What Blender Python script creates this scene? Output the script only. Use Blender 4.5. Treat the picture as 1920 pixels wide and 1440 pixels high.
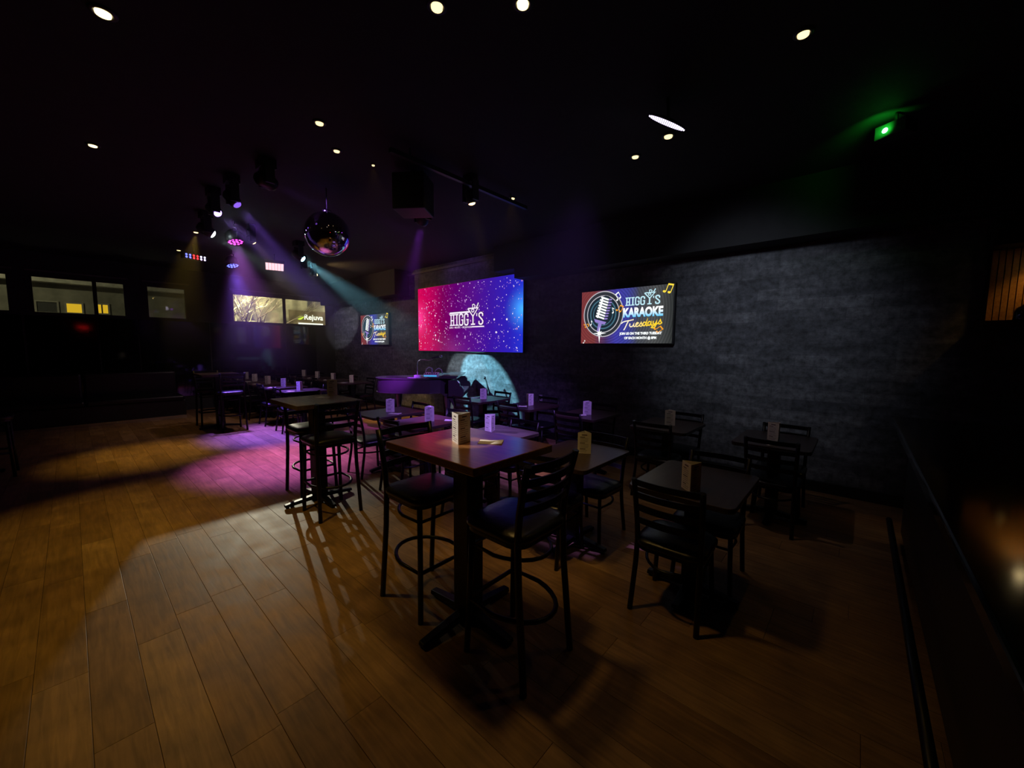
import bpy, bmesh, math, random
from mathutils import Vector, Matrix

# ------------------------------------------------------------------ scene, camera, world, exposure
SC = bpy.context.scene
for o in list(bpy.data.objects):
    bpy.data.objects.remove(o, do_unlink=True)
COL = SC.collection
PI = math.pi

# world axes: +X along the screen wall towards the bar, +Y towards the screen wall, Z up
F_PX, PITCH, ROLL, CAM_H, AZ = 732.622, 0.093, 0.0083, 1.62, 0.7251
ca, sa, cp, sp = math.cos(AZ), math.sin(AZ), math.cos(PITCH), math.sin(PITCH)
Rv = Vector((ca, sa, 0)); Fv = Vector((-sa * cp, ca * cp, -sp)); Uv = Vector((-sa * sp, ca * sp, cp))
cr, sr = math.cos(ROLL), math.sin(ROLL)
Rr = Rv * cr + Uv * sr; Ur = Uv * cr - Rv * sr
cam_d = bpy.data.cameras.new('camera'); cam = bpy.data.objects.new('camera', cam_d); COL.objects.link(cam)
cam.matrix_world = Matrix(((Rr.x, Ur.x, -Fv.x, 0), (Rr.y, Ur.y, -Fv.y, 0), (Rr.z, Ur.z, -Fv.z, CAM_H), (0, 0, 0, 1)))
cam_d.sensor_fit = 'HORIZONTAL'; cam_d.sensor_width = 36.0; cam_d.lens = F_PX * 36.0 / 1920.0
cam_d.clip_start = 0.02; cam_d.clip_end = 200
SC.camera = cam

W = bpy.data.worlds.new('night_sky'); SC.world = W; W.use_nodes = True
W.node_tree.nodes['Background'].inputs[0].default_value = (0.010, 0.012, 0.02, 1)
W.node_tree.nodes['Background'].inputs[1].default_value = 0.05

SC.view_settings.view_transform = 'Standard'; SC.view_settings.look = 'None'
SC.view_settings.gamma = 1.0; SC.view_settings.use_curve_mapping = False
SC.view_settings.exposure = 0.0
SC.cycles.max_bounces = 5; SC.cycles.diffuse_bounces = 2; SC.cycles.glossy_bounces = 3; SC.cycles.transparent_max_bounces = 6
SC.cycles.volume_step_rate = 6.0; SC.cycles.volume_max_steps = 48; SC.cycles.caustics_reflective = False; SC.cycles.caustics_refractive = False

# room
XL, XR, YN, YF, ZC = -12.5, 3.0, -4.0, 5.6, 3.45

# ------------------------------------------------------------------ helpers
def tag(o, label=None, cat=None, group=None, kind=None):
    if label: o['label'] = label
    if cat: o['category'] = cat
    if group: o['group'] = group
    if kind: o['kind'] = kind
    return o

def empty(name, loc=(0, 0, 0), rz=0.0, label=None, cat=None, group=None):
    o = bpy.data.objects.new(name, None); o.empty_display_size = 0.1
    COL.objects.link(o); o.location = loc; o.rotation_euler = (0, 0, rz)
    return tag(o, label, cat, group)

class MB:
    """collects shapes, builds one mesh"""
    def __init__(s): s.v = []; s.f = []; s.sm = []
    def add(s, vs, fs, smooth=False, M=None):
        b = len(s.v)
        for p in vs:
            p = Vector(p)
            if M is not None: p = M @ p
            s.v.append(tuple(p))
        for f in fs: s.f.append(tuple(i + b for i in f)); s.sm.append(smooth)
        return s
    def box(s, x0, x1, y0, y1, z0, z1, M=None):
        return s.add([(x0, y0, z0), (x1, y0, z0), (x1, y1, z0), (x0, y1, z0), (x0, y0, z1), (x1, y0, z1), (x1, y1, z1), (x0, y1, z1)],
                     [(0, 3, 2, 1), (4, 5, 6, 7), (0, 1, 5, 4), (1, 2, 6, 5), (2, 3, 7, 6), (3, 0, 4, 7)], False, M)
    def cbox(s, c, d, M=None):
        return s.box(c[0] - d[0] / 2, c[0] + d[0] / 2, c[1] - d[1] / 2, c[1] + d[1] / 2, c[2] - d[2] / 2, c[2] + d[2] / 2, M)
    def tube(s, pts, r, n=8, closed=False, M=None, caps=True, smooth=True):
        pts = [Vector(p) for p in pts]; N = len(pts)
        rr = r if isinstance(r, (list, tuple)) else [r] * N
        vs = []; fs = []; prev = None
        for i, p in enumerate(pts):
            if closed: t = pts[(i + 1) % N] - pts[i - 1]
            else: t = pts[min(i + 1, N - 1)] - pts[max(i - 1, 0)]
            t.normalize()
            if prev is None:
                a = Vector((0, 0, 1)) if abs(t.z) < 0.9 else Vector((1, 0, 0))
                u = t.cross(a).normalized()
            else:
                u = (prev - t * prev.dot(t)).normalized()
            prev = u; w = t.cross(u)
            for k in range(n):
                an = 2 * PI * k / n
                vs.append(p + (u * math.cos(an) + w * math.sin(an)) * rr[i])
        m = N if closed else N - 1
        for i in range(m):
            a0 = i * n; b0 = ((i + 1) % N) * n
            for k in range(n): fs.append((a0 + k, a0 + (k + 1) % n, b0 + (k + 1) % n, b0 + k))
        s.add(vs, fs, smooth, M)
        if caps and not closed:
            b = len(s.v) - len(vs)
            s.f.append(tuple(b + k for k in reversed(range(n)))); s.sm.append(False)
            s.f.append(tuple(b + (N - 1) * n + k for k in range(n))); s.sm.append(False)
        return s
    def lathe(s, prof, n=20, M=None, smooth=True, caps=True):
        vs = []; fs = []
        for (r, z) in prof:
            for k in range(n): a = 2 * PI * k / n; vs.append((r * math.cos(a), r * math.sin(a), z))
        for i in range(len(prof) - 1):
            for k in range(n): fs.append((i * n + k, i * n + (k + 1) % n, (i + 1) * n + (k + 1) % n, (i + 1) * n + k))
        s.add(vs, fs, smooth, M)
        if caps:
            b = len(s.v) - len(vs)
            if prof[0][0] > 1e-5: s.f.append(tuple(b + k for k in reversed(range(n)))); s.sm.append(False)
            if prof[-1][0] > 1e-5: s.f.append(tuple(b + (len(prof) - 1) * n + k for k in range(n))); s.sm.append(False)
        return s
    def prism(s, poly, z0, z1, M=None, smooth=False):
        n = len(poly)
        s.add([(x, y, z0) for x, y in poly] + [(x, y, z1) for x, y in poly],
              [(k, (k + 1) % n, n + (k + 1) % n, n + k) for k in range(n)], smooth, M)
        b = len(s.v) - 2 * n
        s.f.append(tuple(b + k for k in reversed(range(n)))); s.sm.append(False)
        s.f.append(tuple(b + n + k for k in range(n))); s.sm.append(False)
        return s
    def disc(s, c, r, n=10, ry=None):
        ry = ry or r
        return s.add([(c[0] + r * math.cos(2 * PI * k / n), c[1] + ry * math.sin(2 * PI * k / n), c[2]) for k in range(n)], [tuple(range(n))])
    def stroke(s, pts, w, z=0.0, closed=False):
        """flat ribbon in the xy plane with mitred joints"""
        P = [Vector((p[0], p[1])) for p in pts]; N = len(P); vs = []
        for i in range(N):
            if closed: a = P[i] - P[i - 1]; b = P[(i + 1) % N] - P[i]
            else:
                a = P[i] - P[i - 1] if i > 0 else P[1] - P[0]
                b = P[i + 1] - P[i] if i < N - 1 else a
            a = a.normalized(); b = b.normalized(); t = a + b
            t = t.normalized() if t.length > 1e-4 else a
            nrm = Vector((-t.y, t.x)); c = max(0.5, nrm.dot(Vector((-a.y, a.x))))
            ww = (w[i] if isinstance(w, (list, tuple)) else w) / 2 / c
            vs += [(P[i].x + nrm.x * ww, P[i].y + nrm.y * ww, z), (P[i].x - nrm.x * ww, P[i].y - nrm.y * ww, z)]
        m = N if closed else N - 1
        return s.add(vs, [(2 * i + 1, 2 * ((i + 1) % N) + 1, 2 * ((i + 1) % N), 2 * i) for i in range(m)])
    def mesh(s, name):
        me = bpy.data.meshes.new(name); me.from_pydata(s.v, [], s.f); me.polygons.foreach_set('use_smooth', s.sm); me.update(); return me
    def build(s, name, mat=None, parent=None, bevel=0.0, seg=2):
        me = s.mesh(name)
        if bevel > 0:
            bm = bmesh.new(); bm.from_mesh(me)
            es = [e for e in bm.edges if len(e.link_faces) == 2 and e.calc_face_angle(0) > 0.6]
            bmesh.ops.bevel(bm, geom=es, offset=bevel, segments=seg, affect='EDGES', profile=0.5, clamp_overlap=True)
            bm.to_mesh(me); bm.free()
        return ob(name, me, mat, parent)

def ob(name, me, mat=None, parent=None):
    o = bpy.data.objects.new(name, me); COL.objects.link(o)
    if mat is not None and len(me.materials) == 0: me.materials.append(mat)
    if parent is not None: o.parent = parent
    return o

def children(o): return [c for c in KIDS.get(o.name, [])]
KIDS = {}
def snapshot(o):
    """parts list of a prototype (thing > part > sub-part)"""
    return [(c, [g for g in bpy.data.objects if g.parent == c]) for c in bpy.data.objects if c.parent == o]
def dup(proto, parts, loc, rz, label, group=None, cat=None):
    r = proto.copy(); COL.objects.link(r); r.location = loc; r.rotation_euler = (0, 0, rz)
    r['label'] = label
    if group: r['group'] = group
    for c, gs in parts:
        k = c.copy(); COL.objects.link(k); k.parent = r
        for g in gs:
            h = g.copy(); COL.objects.link(h); h.parent = k
    return r

def aim(loc, tgt):
    d = Vector(tgt) - Vector(loc)
    return d.to_track_quat('-Z', 'Y').to_matrix().to_4x4()
def spot(loc, tgt, power, color, angle, blend=0.3, radius=0.04, name='lamp', parent=None):
    L = bpy.data.lights.new(name, 'SPOT'); L.energy = power; L.color = color
    L.spot_size = math.radians(angle); L.spot_blend = blend; L.shadow_soft_size = radius
    o = bpy.data.objects.new(name, L); COL.objects.link(o)
    M = Matrix.Translation(Vector(loc)) @ aim(loc, tgt)
    if parent is not None:
        o.parent = parent
        o.matrix_local = parent.matrix_basis.inverted() @ M
    else: o.matrix_world = M
    return o

# ------------------------------------------------------------------ materials
def nodes(m): return m.node_tree.nodes, m.node_tree.links
def pbr(name, col, rough=0.5, metal=0.0, spec=0.5, noise=0.0, nscale=20, bump=0.0, coat=0.0):
    m = bpy.data.materials.new(name); m.use_nodes = True; N, L = nodes(m); b = N['Principled BSDF']
    b.inputs['Base Color'].default_value = (*col, 1); b.inputs['Roughness'].default_value = rough
    b.inputs['Metallic'].default_value = metal; b.inputs['Specular IOR Level'].default_value = spec
    b.inputs['Coat Weight'].default_value = coat; b.inputs['Coat Roughness'].default_value = 0.08
    if noise > 0 or bump > 0:
        t = N.new('ShaderNodeTexCoord'); n = N.new('ShaderNodeTexNoise'); n.inputs['Scale'].default_value = nscale; n.inputs['Detail'].default_value = 6
        L.new(t.outputs['Object'], n.inputs['Vector'])
        if noise > 0:
            r = N.new('ShaderNodeValToRGB'); r.color_ramp.elements[0].position = 0.3; r.color_ramp.elements[1].position = 0.7
            r.color_ramp.elements[0].color = (*[c * (1 - noise) for c in col], 1); r.color_ramp.elements[1].color = (*[min(1, c * (1 + noise)) for c in col], 1)
            L.new(n.outputs['Fac'], r.inputs['Fac']); L.new(r.outputs['Color'], b.inputs['Base Color'])
        if bump > 0:
            bp = N.new('ShaderNodeBump'); bp.inputs['Strength'].default_value = bump; bp.inputs['Distance'].default_value = 0.01
            L.new(n.outputs['Fac'], bp.inputs['Height']); L.new(bp.outputs['Normal'], b.inputs['Normal'])
    return m
def emit(name, col, strength=1.0):
    m = bpy.data.materials.new(name); m.use_nodes = True; N, L = nodes(m); m.cycles.emission_sampling = 'NONE'
    N.remove(N['Principled BSDF']); e = N.new('ShaderNodeEmission'); e.inputs[0].default_value = (*col, 1); e.inputs[1].default_value = strength
    L.new(e.outputs[0], N['Material Output'].inputs[0]); return m

def plank_material():
    m = bpy.data.materials.new('oak_vinyl_plank'); m.use_nodes = True; N, L = nodes(m); b = N['Principled BSDF']
    g = N.new('ShaderNodeNewGeometry'); oi = N.new('ShaderNodeObjectInfo')
    add = N.new('ShaderNodeMath'); add.operation = 'ADD'; L.new(g.outputs['Random Per Island'], add.inputs[0]); L.new(oi.outputs['Random'], add.inputs[1])
    wn = N.new('ShaderNodeTexWhiteNoise'); wn.noise_dimensions = '1D'; L.new(add.outputs[0], wn.inputs['W'])
    ramp = N.new('ShaderNodeValToRGB'); e = ramp.color_ramp.elements
    e[0].color = (0.20, 0.112, 0.048, 1); e[1].color = (0.30, 0.180, 0.088, 1)
    k = e.new(0.5); k.color = (0.25, 0.142, 0.064, 1); L.new(wn.outputs['Value'], ramp.inputs['Fac'])
    mp = N.new('ShaderNodeMapping'); mp.inputs['Scale'].default_value = (2.2, 26, 1)
    cmb = N.new('ShaderNodeVectorMath'); cmb.operation = 'ADD'; L.new(g.outputs['Position'], cmb.inputs[0]); L.new(wn.outputs['Color'], cmb.inputs[1])
    L.new(cmb.outputs[0], mp.inputs['Vector'])
    n1 = N.new('ShaderNodeTexNoise'); n1.inputs['Scale'].default_value = 1.6; n1.inputs['Detail'].default_value = 8; n1.inputs['Distortion'].default_value = 0.8; L.new(mp.outputs[0], n1.inputs['Vector'])
    n2 = N.new('ShaderNodeTexNoise'); n2.inputs['Scale'].default_value = 5; n2.inputs['Detail'].default_value = 5; L.new(g.outputs['Position'], n2.inputs['Vector'])
    r1 = N.new('ShaderNodeMapRange'); r1.inputs['From Min'].default_value = 0.3; r1.inputs['From Max'].default_value = 0.7; r1.inputs['To Min'].default_value = 0.72; r1.inputs['To Max'].default_value = 1.2; L.new(n1.outputs['Fac'], r1.inputs['Value'])
    r2 = N.new('ShaderNodeMapRange'); r2.inputs['From Min'].default_value = 0.3; r2.inputs['From Max'].default_value = 0.7; r2.inputs['To Min'].default_value = 0.75; r2.inputs['To Max'].default_value = 1.2; L.new(n2.outputs['Fac'], r2.inputs['Value'])
    mu = N.new('ShaderNodeMath'); mu.operation = 'MULTIPLY'; L.new(r1.outputs[0], mu.inputs[0]); L.new(r2.outputs[0], mu.inputs[1])
    sc = N.new('ShaderNodeVectorMath'); sc.operation = 'SCALE'; L.new(ramp.outputs['Color'], sc.inputs[0]); L.new(mu.outputs[0], sc.inputs['Scale'])
    L.new(sc.outputs[0], b.inputs['Base Color'])
    rr = N.new('ShaderNodeMapRange'); rr.inputs['To Min'].default_value = 0.40; rr.inputs['To Max'].default_value = 0.68; L.new(n2.outputs['Fac'], rr.inputs['Value']); L.new(rr.outputs[0], b.inputs['Roughness'])
    bp = N.new('ShaderNodeBump'); bp.inputs['Strength'].default_value = 0.25; bp.inputs['Distance'].default_value = 0.002; L.new(n1.outputs['Fac'], bp.inputs['Height']); L.new(bp.outputs['Normal'], b.inputs['Normal'])
    b.inputs['Specular IOR Level'].default_value = 0.35
    return m
def wallpaper_material():
    m = bpy.data.materials.new('charcoal_brick_wallpaper'); m.use_nodes = True; N, L = nodes(m); b = N['Principled BSDF']
    g = N.new('ShaderNodeNewGeometry'); sx = N.new('ShaderNodeSeparateXYZ'); L.new(g.outputs['Position'], sx.inputs[0])
    ad = N.new('ShaderNodeMath'); ad.operation = 'ADD'; L.new(sx.outputs['X'], ad.inputs[0]); L.new(sx.outputs['Y'], ad.inputs[1])
    cx = N.new('ShaderNodeCombineXYZ'); L.new(ad.outputs[0], cx.inputs['X']); L.new(sx.outputs['Z'], cx.inputs['Y'])
    br = N.new('ShaderNodeTexBrick'); br.inputs['Scale'].default_value = 1.0; br.inputs['Brick Width'].default_value = 0.42; br.inputs['Row Height'].default_value = 0.13
    br.inputs['Mortar Size'].default_value = 0.006; br.inputs['Mortar Smooth'].default_value = 1.0
    br.inputs['Color1'].default_value = (0.055, 0.058, 0.066, 1); br.inputs['Color2'].default_value = (0.105, 0.108, 0.118, 1); br.inputs['Mortar'].default_value = (0.06, 0.062, 0.07, 1)
    L.new(cx.outputs[0], br.inputs['Vector'])
    n = N.new('ShaderNodeTexNoise'); n.inputs['Scale'].default_value = 13; n.inputs['Detail'].default_value = 9; n.inputs['Roughness'].default_value = 0.7; L.new(cx.outputs[0], n.inputs['Vector'])
    mp = N.new('ShaderNodeMapping'); mp.inputs['Scale'].default_value = (1.4, 5, 1); L.new(cx.outputs[0], mp.inputs[0])
    n2 = N.new('ShaderNodeTexNoise'); n2.inputs['Scale'].default_value = 1.5; n2.inputs['Detail'].default_value = 4; L.new(mp.outputs[0], n2.inputs['Vector'])
    r = N.new('ShaderNodeMapRange'); r.inputs['From Min'].default_value = 0.3; r.inputs['From Max'].default_value = 0.7; r.inputs['To Min'].default_value = 0.25; r.inputs['To Max'].default_value = 1.8; L.new(n.outputs['Fac'], r.inputs['Value'])
    r2 = N.new('ShaderNodeMapRange'); r2.inputs['From Min'].default_value = 0.3; r2.inputs['From Max'].default_value = 0.7; r2.inputs['To Min'].default_value = 0.6; r2.inputs['To Max'].default_value = 1.35; L.new(n2.outputs['Fac'], r2.inputs['Value'])
    mu = N.new('ShaderNodeMath'); mu.operation = 'MULTIPLY'; L.new(r.outputs[0], mu.inputs[0]); L.new(r2.outputs[0], mu.inputs[1])
    sc = N.new('ShaderNodeVectorMath'); sc.operation = 'SCALE'; L.new(br.outputs['Color'], sc.inputs[0]); L.new(mu.outputs[0], sc.inputs['Scale'])
    L.new(sc.outputs[0], b.inputs['Base Color']); b.inputs['Roughness'].default_value = 0.75
    bp = N.new('ShaderNodeBump'); bp.inputs['Strength'].default_value = 0.3; bp.inputs['Distance'].default_value = 0.006; L.new(n.outputs['Fac'], bp.inputs['Height']); L.new(bp.outputs['Normal'], b.inputs['Normal'])
    return m
def wood_material(name, c0, c1, rough=0.3, axis='Y'):
    m = bpy.data.materials.new(name); m.use_nodes = True; N, L = nodes(m); b = N['Principled BSDF']
    t = N.new('ShaderNodeTexCoord'); mp = N.new('ShaderNodeMapping'); mp.inputs['Scale'].default_value = (3, 30, 30) if axis == 'X' else (30, 3, 30)
    L.new(t.outputs['Object'], mp.inputs[0]); n = N.new('ShaderNodeTexNoise'); n.inputs['Scale'].default_value = 1.3; n.inputs['Detail'].default_value = 7; n.inputs['Distortion'].default_value = 1.2
    L.new(mp.outputs[0], n.inputs['Vector']); r = N.new('ShaderNodeValToRGB'); r.color_ramp.elements[0].position = 0.3; r.color_ramp.elements[1].position = 0.72
    r.color_ramp.elements[0].color = (*c0, 1); r.color_ramp.elements[1].color = (*c1, 1); L.new(n.outputs['Fac'], r.inputs[0]); L.new(r.outputs[0], b.inputs['Base Color'])
    b.inputs['Roughness'].default_value = rough; b.inputs['Specular IOR Level'].default_value = 0.5
    bp = N.new('ShaderNodeBump'); bp.inputs['Strength'].default_value = 0.12; bp.inputs['Distance'].default_value = 0.003; L.new(n.outputs['Fac'], bp.inputs['Height']); L.new(bp.outputs['Normal'], b.inputs['Normal'])
    return m
def glass_material():
    m = bpy.data.materials.new('window_glass'); m.use_nodes = True; N, L = nodes(m); N.remove(N['Principled BSDF'])
    tr = N.new('ShaderNodeBsdfTransparent'); tr.inputs[0].default_value = (0.92, 0.94, 0.92, 1); gl = N.new('ShaderNodeBsdfGlossy'); gl.inputs['Roughness'].default_value = 0.02
    fr = N.new('ShaderNodeFresnel'); fr.inputs['IOR'].default_value = 1.5; mx = N.new('ShaderNodeMixShader')
    L.new(fr.outputs[0], mx.inputs[0]); L.new(tr.outputs[0], mx.inputs[1]); L.new(gl.outputs[0], mx.inputs[2]); L.new(mx.outputs[0], N['Material Output'].inputs[0]); return m

M_PLANK = plank_material(); M_WALLP = wallpaper_material(); M_GLASS = glass_material()
M_BLACKPAINT = pbr('black_ceiling_paint', (0.012, 0.012, 0.013), 0.85, noise=0.2, nscale=8)
M_SUB = pbr('dark_subfloor', (0.02, 0.014, 0.01), 0.9, noise=0.2)
M_DARKWALL = pbr('dark_wall_paint', (0.02, 0.02, 0.024), 0.7, noise=0.2, nscale=6, bump=0.1)
M_BLACKGLASS = pbr('black_glass_film', (0.003, 0.003, 0.004), 0.06, spec=0.5, noise=0.1, nscale=3)
M_FRAME = pbr('black_frame_paint', (0.012, 0.012, 0.012), 0.4, noise=0.1)
M_TRIM = pbr('grey_trim', (0.10, 0.095, 0.10), 0.5, noise=0.15)
M_METAL = pbr('black_powder_coat', (0.0035, 0.0035, 0.004), 0.36, metal=0.0, spec=0.35, noise=0.2, nscale=60)
M_VINYL = pbr('black_vinyl', (0.006, 0.006, 0.007), 0.36, spec=0.5, noise=0.2, nscale=40, bump=0.15)
M_WOODTOP = wood_material('amber_oak_top', (0.16, 0.062, 0.018), (0.36, 0.165, 0.055), 0.3, 'X')
M_WOODTOP.node_tree.nodes['Principled BSDF'].inputs['Coat Weight'].default_value = 1.0; M_WOODTOP.node_tree.nodes['Principled BSDF'].inputs['Coat Roughness'].default_value = 0.2
M_GREYTOP = wood_material('worn_oak_top', (0.10, 0.07, 0.045), (0.24, 0.18, 0.12), 0.42, 'X')
M_DARKTOP = wood_material('dark_walnut_top', (0.030, 0.018, 0.016), (0.055, 0.036, 0.031), 0.34, 'Y')
M_TANTOP = wood_material('taupe_top', (0.12, 0.09, 0.075), (0.20, 0.155, 0.13), 0.45, 'Y')
M_PAPER = pbr('menu_paper', (0.75, 0.72, 0.68), 0.6, noise=0.04, nscale=15)
M_INK = pbr('menu_ink', (0.10, 0.08, 0.09), 0.7, noise=0.1)
M_PIANO = pbr('black_piano_lacquer', (0.050, 0.044, 0.052), 0.22, spec=0.6, noise=0.1, nscale=2, coat=0.3)
M_IVORY = pbr('ivory_keys', (0.7, 0.68, 0.6), 0.35, noise=0.05)
M_CHROME = pbr('chrome', (0.75, 0.75, 0.78), 0.2, metal=1.0, noise=0.05)
M_MIRROR = pbr('mirror', (0.82, 0.82, 0.85), 0.03, metal=1.0, noise=0.02, nscale=3)
M_PLASTIC = pbr('black_plastic', (0.012, 0.012, 0.013), 0.45, noise=0.15, nscale=30)
M_PALE = pbr('pale_plastic', (0.55, 0.57, 0.6), 0.4, noise=0.05)
M_BAR = pbr('polished_black_bar', (0.006, 0.005, 0.005), 0.10, spec=0.6, noise=0.1, nscale=4)
M_BEAD = wood_material('amber_beadboard', (0.20, 0.085, 0.02), (0.36, 0.17, 0.05), 0.45, 'Y')

WARM = (1.0, 0.63, 0.085)

# ------------------------------------------------------------------ structure: floor with planks
fl = MB().box(XL - 0.2, XR, YN, YF, -0.06, -0.008).build('floor', M_SUB); tag(fl, 'wide oak-look plank floor of the bar', 'floor', kind='structure')
random.seed(11)
PW, PL = 0.18, 1.22
rows = int((YF - YN) / PW) + 1
cells = []
for r in range(rows):
    y0 = YN + r * PW; y1 = min(y0 + PW, YF)
    if y1 - y0 < 0.02: continue
    x = XL - random.random() * PL
    while x < XR:
        x0 = max(x, XL); x1 = min(x + PL, XR)
        if x1 - x0 > 0.05: cells.append((x0, x1, y0, y1))
        x += PL
def px_area(c):
    cx, cy = (c[0] + c[1]) / 2, (c[2] + c[3]) / 2
    xc = ca * cx + sa * cy; yc = -sa * cx + ca * cy
    zc = yc * cp + CAM_H * sp
    if zc < 0.25: return -1
    u = F_PX * xc / zc; v = F_PX * (-(yc * sp - CAM_H * cp)) / zc
    if abs(u) > 1150 or v > 900: return -1
    return 1.0 / zc ** 3
cells.sort(key=px_area, reverse=True)
GAPW = 0.0009
def plank_mb(mb, x0, x1, y0, y1):
    e = 0.0015; g = GAPW; z0, z1 = -0.008, 0.0
    a0, a1, b0, b1 = x0 + g, x1 - g, y0 + g, y1 - g
    mb.add([(a0, b0, z0), (a1, b0, z0), (a1, b1, z0), (a0, b1, z0), (a0, b0, z1 - 0.0006), (a1, b0, z1 - 0.0006), (a1, b1, z1 - 0.0006), (a0, b1, z1 - 0.0006),
            (a0 + e, b0 + e, z1), (a1 - e, b0 + e, z1), (a1 - e, b1 - e, z1), (a0 + e, b1 - e, z1)],
           [(0, 1, 5, 4), (1, 2, 6, 5), (2, 3, 7, 6), (3, 0, 4, 7), (4, 5, 9, 8), (5, 6, 10, 9), (6, 7, 11, 10), (7, 4, 8, 11), (8, 9, 10, 11)])
shared = {}
for c in cells[:300]:
    w, h = round(c[1] - c[0], 4), round(c[3] - c[2], 4)
    if (w, h) not in shared:
        mb = MB(); plank_mb(mb, 0, w, 0, h); shared[(w, h)] = mb.mesh('plank')
    o = ob('plank', shared[(w, h)], M_PLANK, fl); o.location = (c[0], c[2], 0)
mb = MB()
for c in cells[300:]: plank_mb(mb, *c)
o = mb.build('planks_beyond', M_PLANK, fl); tag(o, kind='stuff')

# ceiling
ce = MB().box(XL - 0.2, XR + 0.2, YN - 0.2, YF + 0.2, ZC, ZC + 0.15).build('ceiling', M_BLACKPAINT); tag(ce, 'flat black painted ceiling', 'ceiling', kind='structure')
# screen wall
wf = MB().box(XL - 0.2, XR + 0.2, YF, YF + 0.2, 0, ZC).build('wall_far', M_WALLP); tag(wf, 'charcoal wall with mottled brick wallpaper behind the screens', 'wall', kind='structure')
# soffits above the screen wall
t1 = MB().box(-4.62, XR, YF - 0.35, YF, 2.83, ZC).box(-5.12, -4.62, YF - 0.35, YF, 3.0, ZC).build('trim_1', M_BLACKPAINT); tag(t1, 'black boxed soffit above the charcoal wall near the bar', 'soffit', kind='structure')
t2 = MB().box(XL, -8.35, YF - 0.4, YF, 2.86, ZC).build('trim_2', M_BLACKPAINT); tag(t2, 'black boxed soffit in the far corner above the small screen', 'soffit', kind='structure')
t3 = MB().box(-8.35, -5.12, YF - 0.05, YF, 3.33, 3.38).build('trim_3', M_TRIM); tag(t3, 'thin ledge on the wall above the large LED screen', 'trim', kind='structure')
bb = MB().box(XL, XR, YF - 0.015, YF, 0, 0.12).build('baseboard_far', M_FRAME); tag(bb, 'black baseboard below the charcoal wall', 'baseboard', kind='structure')
# near and right walls
wn = MB().box(XL - 0.2, XR + 0.2, YN - 0.2, YN, 0, ZC).build('wall_near', M_DARKWALL); tag(wn, 'dark painted wall behind the camera', 'wall', kind='structure')
wr = MB().box(XR, XR + 0.2, YN, YF, 0, ZC).build('wall_right', M_DARKWALL); tag(wr, 'dark painted wall at the bar end', 'wall', kind='structure')

# window wall
SILL, HEAD = 2.24, 2.985
OPEN = [(-1.75, -0.72), (-0.445, 0.905), (1.26, 1.975), (2.925, 5.41)]
wl = MB()
wl.box(XL - 0.2, XL, YN, YF, 0, SILL).box(XL - 0.2, XL, YN, YF, HEAD, ZC)
ys = [YN] + [v for p in OPEN for v in p] + [YF]
for i in range(0, len(ys), 2): wl.box(XL - 0.2, XL, ys[i], ys[i + 1], SILL, HEAD)
wl = wl.build('wall_left', M_DARKWALL); tag(wl, 'dark street-side wall with high windows', 'wall', kind='structure')
for (a, b) in [(-3.9, -2.3), (-2.28, -0.60), (-0.56, 0.43), (0.45, 1.07), (1.09, 2.40), (2.42, 4.17), (4.19, 5.02)]:
    o = MB().box(XL, XL + 0.012, a, b, 0.35, 2.19).build('black_glass_panel', M_BLACKGLASS, wl)
WMULL = {1: [0.435], 3: [4.18]}
for i, (a, b) in enumerate(OPEN):
    w = empty('window_%d' % (i + 1), (XL, (a + b) / 2, SILL)); w['kind'] = 'structure'
    tag(w, ['high street window cut by the left edge of the view', 'wide high window showing a house with lit yellow windows', 'small square high window between the two wider ones', 'wide high window showing a bare tree and a lit shop sign'][i], 'window')
    fb = MB(); t = 0.022; x0, x1 = -0.05, 0.01; h = HEAD - SILL; ya, yb = a - (a + b) / 2, b - (a + b) / 2
    fb.box(x0, x1, ya, yb, 0, t).box(x0, x1, ya, yb, h - t, h).box(x0, x1, ya, ya + t, t, h - t).box(x0, x1, yb - t, yb, t, h - t)
    fb.build('frame', M_FRAME, w)
    cuts = [ya + t] ; ends = []
    for mpos in WMULL.get(i, []):
        mc = mpos - (a + b) / 2
        MB().box(x0, x1, mc - 0.032, mc + 0.032, t, h - t).build('mullion', M_FRAME, w)
        ends.append(mc - 0.032); cuts.append(mc + 0.032)
    ends.append(yb - t)
    for c0, c1 in zip(cuts, ends): MB().box(-0.03, -0.024, c0, c1, t, h - t).build('pane', M_GLASS, w)
    MB().box(0.0, 0.05, ya - 0.06, yb + 0.06, h + 0.085, h + 0.115).build('head_ledge', M_TRIM, w)

# ------------------------------------------------------------------ outside: street, house, tree, shop
ST = MB().box(-45, XL - 0.2, -20, 30, -0.3, -0.1).build('ground_street', pbr('wet_asphalt', (0.05, 0.05, 0.05), 0.6, noise=0.3, nscale=2)); tag(ST, 'dark street outside the windows', 'street', kind='structure')
M_STUCCO = pbr('stucco', (0.30, 0.29, 0.21), 0.9, noise=0.25, nscale=2.5, bump=0.3)
M_STONE = pbr('pale_stone', (0.50, 0.47, 0.33), 0.9, noise=0.4, nscale=1.6, bump=0.4)
M_SNOW = pbr('snowy_eave', (0.62, 0.60, 0.46), 0.9, noise=0.25, nscale=4)
M_SIGNBAND = pbr('brown_fascia', (0.24, 0.19, 0.11), 0.8, noise=0.2, nscale=3)
M_LITWIN = emit('lit_yellow_window', (1.0, 0.60, 0.03), 0.75)
M_DARKWIN = pbr('dark_window', (0.10, 0.10, 0.09), 0.3, noise=0.1)
M_WINTRIM = pbr('window_trim', (0.42, 0.40, 0.30), 0.8, noise=0.1)
hs = empty('house', (-22.4, 1.5, 0), label='olive stucco house across the street with two lit yellow windows', cat='house')
MB().box(-5, 0, -5.5, 3.2, 0, 4.3).build('wall', M_STUCCO, hs)
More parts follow.
